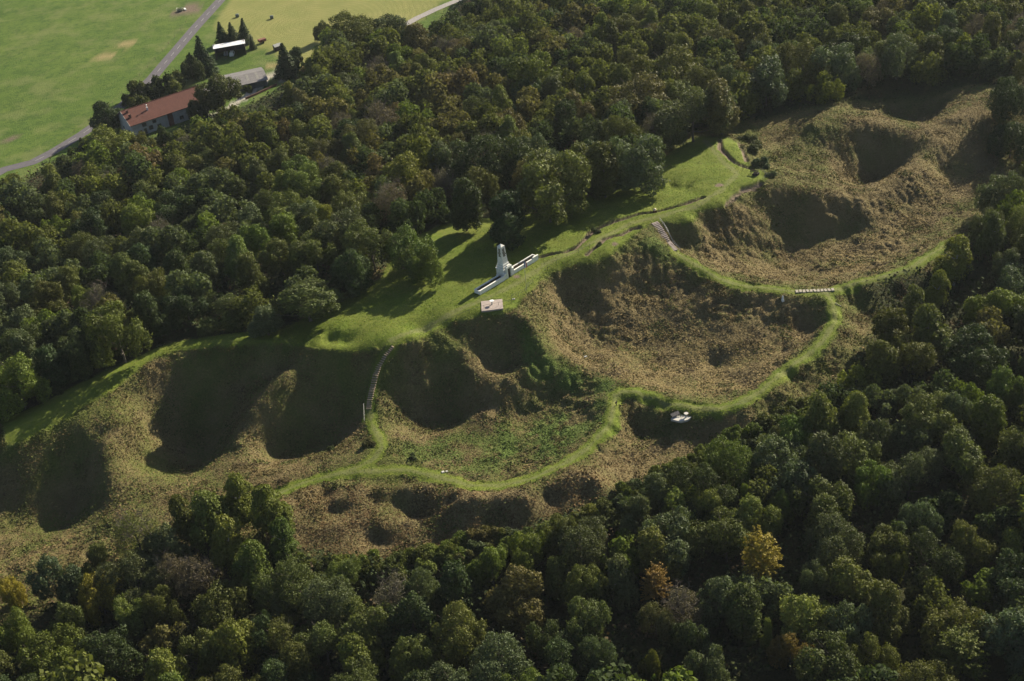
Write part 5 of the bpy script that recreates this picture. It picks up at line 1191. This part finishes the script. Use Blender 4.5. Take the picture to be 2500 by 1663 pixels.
# ---------------------------------------------------------------- ground plants that nobody could count
R = np.random.RandomState(9)
def scatter(n, x0, x1, y0, y1, mask, thr=0):
    x = R.uniform(x0, x1, n); y = R.uniform(y0, y1, n); m = bilin(GX, GY, mask, x, y); k = R.uniform(0, 1, n) < m
    return x[k], y[k]
# dry grass and bracken tussocks
x, y = scatter(1150000, -155, 175, 222, 415, m_hill*(1-np.clip(m_mown*1.6, 0, 1))*(.6+.4*sstep(-.25, .45, fbm(XX, YY, 3.2, 101, 3))))
b_ = bilin(GX, GY, m_brown, x, y); l_ = bilin(GX, GY, m_lush, x, y); pl_ = bilin(GX, GY, m_pale, x, y); n = len(x)
big = vnoise(x, y, 5, 111) > .25
hh = R.uniform(.09, .20, n)*(1+.8*big*R.uniform(0, 1, n)); P = np.stack([x, y, zt(x, y)+hh*.22], 1)
pick = R.uniform(0, 1, n); patch = fbm(x, y, 3.0, 151, 3); patch2 = fbm(x, y, 1.3, 157, 2)
cb_ = np.where((pick < b_+patch2*.25)[:, None], np.array([.138, .102, .046]), np.array([.098, .108, .029]))
sp_ = bilin(GX, GY, m_spoil, x, y); cb_ = cb_*(1-sp_[:, None]*np.array([.20, .30, .30])); cb_ = cb_*(1+.28*np.clip(patch, -1, 1))[:, None]
dkp = (patch < -.45) & (R.uniform(0, 1, n) < .8*b_); cb_ = np.where(dkp[:, None], np.array([.092, .068, .036]), cb_)
lt_ = R.uniform(0, 1, n) < .65*pl_*sstep(-.9, .3, patch)+.08*b_; cb_ = np.where(lt_[:, None], np.array([.235, .178, .078]), cb_)
cb_ = np.where((R.uniform(0, 1, n) < l_)[:, None], np.array([.088, .122, .030]), cb_)*R.uniform(.88, 1.12, n)[:, None]
N_ = R.normal(size=(n, 3)); N_[:, :2] *= .6; N_[:, 2] = np.abs(N_[:, 2])*.5+1.1
V, T = leaf_quads(P, N_, .27, R, .9); sc = np.repeat(np.clip(hh/.15, .8, 1.6), 4)[:, None]; C4 = np.repeat(P, 4, 0); V = C4+(V-C4)*sc
o = bpy.data.objects.new('dry_grass', leaf_mesh('dry_grass', V, np.repeat(cb_, 4, 0), M_cover)); COL.objects.link(o); o['kind'] = 'stuff'; tag(o, 'dry grass, bracken and bramble tussocks covering the craters and spoil', 'grass')
# bramble thickets on the crater sides
thick = m_hill*(1-np.clip(m_mown*1.6, 0, 1))*sstep(.30, .62, fbm(XX, YY, 4.2, 161, 3)+.25*sstep(.3, .7, slope_)-.35*m_pale)
x, y = scatter(420000, -150, 130, 225, 400, thick); n = len(x); hb_ = bilin(GX, GY, thick, x, y); dens = fbm(x, y, 1.1, 165, 2)
P = np.stack([x, y, zt(x, y)+R.uniform(.1, 1, n)*.55*hb_*(1+.6*dens)], 1); N_ = R.normal(size=(n, 3)); N_[:, 2] = abs(N_[:, 2])+.4
V, T = leaf_quads(P, N_, .30, R); tc_ = np.where((vnoise(x, y, 6, 167) > 0)[:, None], np.array([.075, .088, .026]), np.array([.105, .082, .036]))
o = bpy.data.objects.new('brambles', leaf_mesh('brambles', V, T[:, None]*np.repeat(tc_, 4, 0), M_cover)); COL.objects.link(o); o['kind'] = 'stuff'; tag(o, 'low bramble thickets on the crater sides', 'brambles')
# short turf of the lawn and the paths, longer along its edges
edge = m_mown*(1-m_mown)*4
x, y = scatter(620000, -120, 140, 225, 385, np.clip(m_mown*.8+edge, 0, 1)*m_hill*(1-m_bare)); n = len(x); e_ = bilin(GX, GY, edge, x, y); wv_ = bilin(GX, GY, m_wear, x, y)
k = R.uniform(0, 1, n) > wv_*.6; x, y, e_, wv_ = x[k], y[k], e_[k], wv_[k]; n = len(x)
hh = R.uniform(.03, .08, n)+e_*R.uniform(0, .28, n); P = np.stack([x, y, zt(x, y)+hh*.4], 1); N_ = R.normal(size=(n, 3)); N_[:, :2] *= .4; N_[:, 2] = np.abs(N_[:, 2])*.6+1.0
V, T = leaf_quads(P, N_, .24, R, .8); f1 = fbm(x, y, 5, 171, 3); f2 = fbm(x, y, 1.4, 173, 2)
tc_ = np.array([.108, .148, .017])+np.clip(f1, -.2, .9)[:, None]*np.array([.055, .040, .016])+np.clip(f2, -.5, .8)[:, None]*np.array([.014, .016, .004])
tc_ = tc_*(1-.5*wv_[:, None])+np.array([.15, .15, .06])*.5*wv_[:, None]
o = bpy.data.objects.new('short_turf', leaf_mesh('short_turf', V, T[:, None]*np.repeat(tc_, 4, 0)*.98, M_cover)); COL.objects.link(o); o['kind'] = 'stuff'; tag(o, 'short green turf of the lawn and grass paths', 'turf')
# leafy weeds
x, y = scatter(90000, -60, 60, 230, 330, m_lush*sstep(-.1, .5, fbm(XX, YY, 2.5, 121, 2))); n = len(x)
P = np.stack([x, y, zt(x, y)+R.uniform(.05, .45, n)], 1); N_ = R.normal(size=(n, 3)); N_[:, 2] = abs(N_[:, 2])+.6
V, T = leaf_quads(P, N_, .30, R); o = bpy.data.objects.new('leafy_weeds', leaf_mesh('leafy_weeds', V, T[:, None]*np.array([.090, .135, .032]), M_cover)); COL.objects.link(o); o['kind'] = 'stuff'; tag(o, 'bright green leafy weeds on the saddle between the craters', 'weeds')
# undergrowth in the woods
x, y = scatter(420000, -260, 260, 190, 640, m_forest); q = prj(np.stack([x, y, zt(x, y)], 1)); k = (q[0] > -100) & (q[0] < 2600) & (q[1] > -50) & (q[1] < 1750); x, y = x[k], y[k]; n = len(x)
hh = (1.8+3.2*sstep(-.4, .6, fbm(x, y, 6, 131, 2)))*R.uniform(.05, 1, n)**.6; fb = bilin(GX, GY, m_forest, x, y)
P = np.stack([x, y, zt(x, y)+hh*fb**3], 1); N_ = R.normal(size=(n, 3)); N_[:, 2] = abs(N_[:, 2])+.5
V, T = leaf_quads(P, N_, .62, R); tone = np.where((vnoise(x, y, 8, 141) > .1)[:, None], np.array([.050, .062, .020]), np.array([.036, .050, .018]))
tone = np.where((vnoise(x, y, 5, 143) > .45)[:, None], np.array([.075, .055, .030]), tone)
o = bpy.data.objects.new('undergrowth', leaf_mesh('undergrowth', V, T[:, None]*np.repeat(tone, 4, 0), M_cover)); COL.objects.link(o); o['kind'] = 'stuff'; tag(o, 'low leafy undergrowth under the trees', 'undergrowth')
# coarse grass on the pasture and verges
# ---------------------------------------------------------------- haze over the whole valley
hb = MB().box(-520, 520, -60, 1300, -80, 190).build('haze', simple('haze_air', (1, 1, 1)), None); hb['kind'] = 'stuff'
hm = bpy.data.materials.new('haze_air'); hm.use_nodes = True; t_ = hm.node_tree; t_.nodes.clear()
vo = t_.nodes.new('ShaderNodeVolumePrincipled'); ou = t_.nodes.new('ShaderNodeOutputMaterial'); t_.links.new(vo.outputs[0], ou.inputs['Volume'])
vo.inputs['Color'].default_value = (.80, .88, 1, 1); vo.inputs['Density'].default_value = HAZE; vo.inputs['Anisotropy'].default_value = .2
hb.data.materials.clear(); hb.data.materials.append(hm)
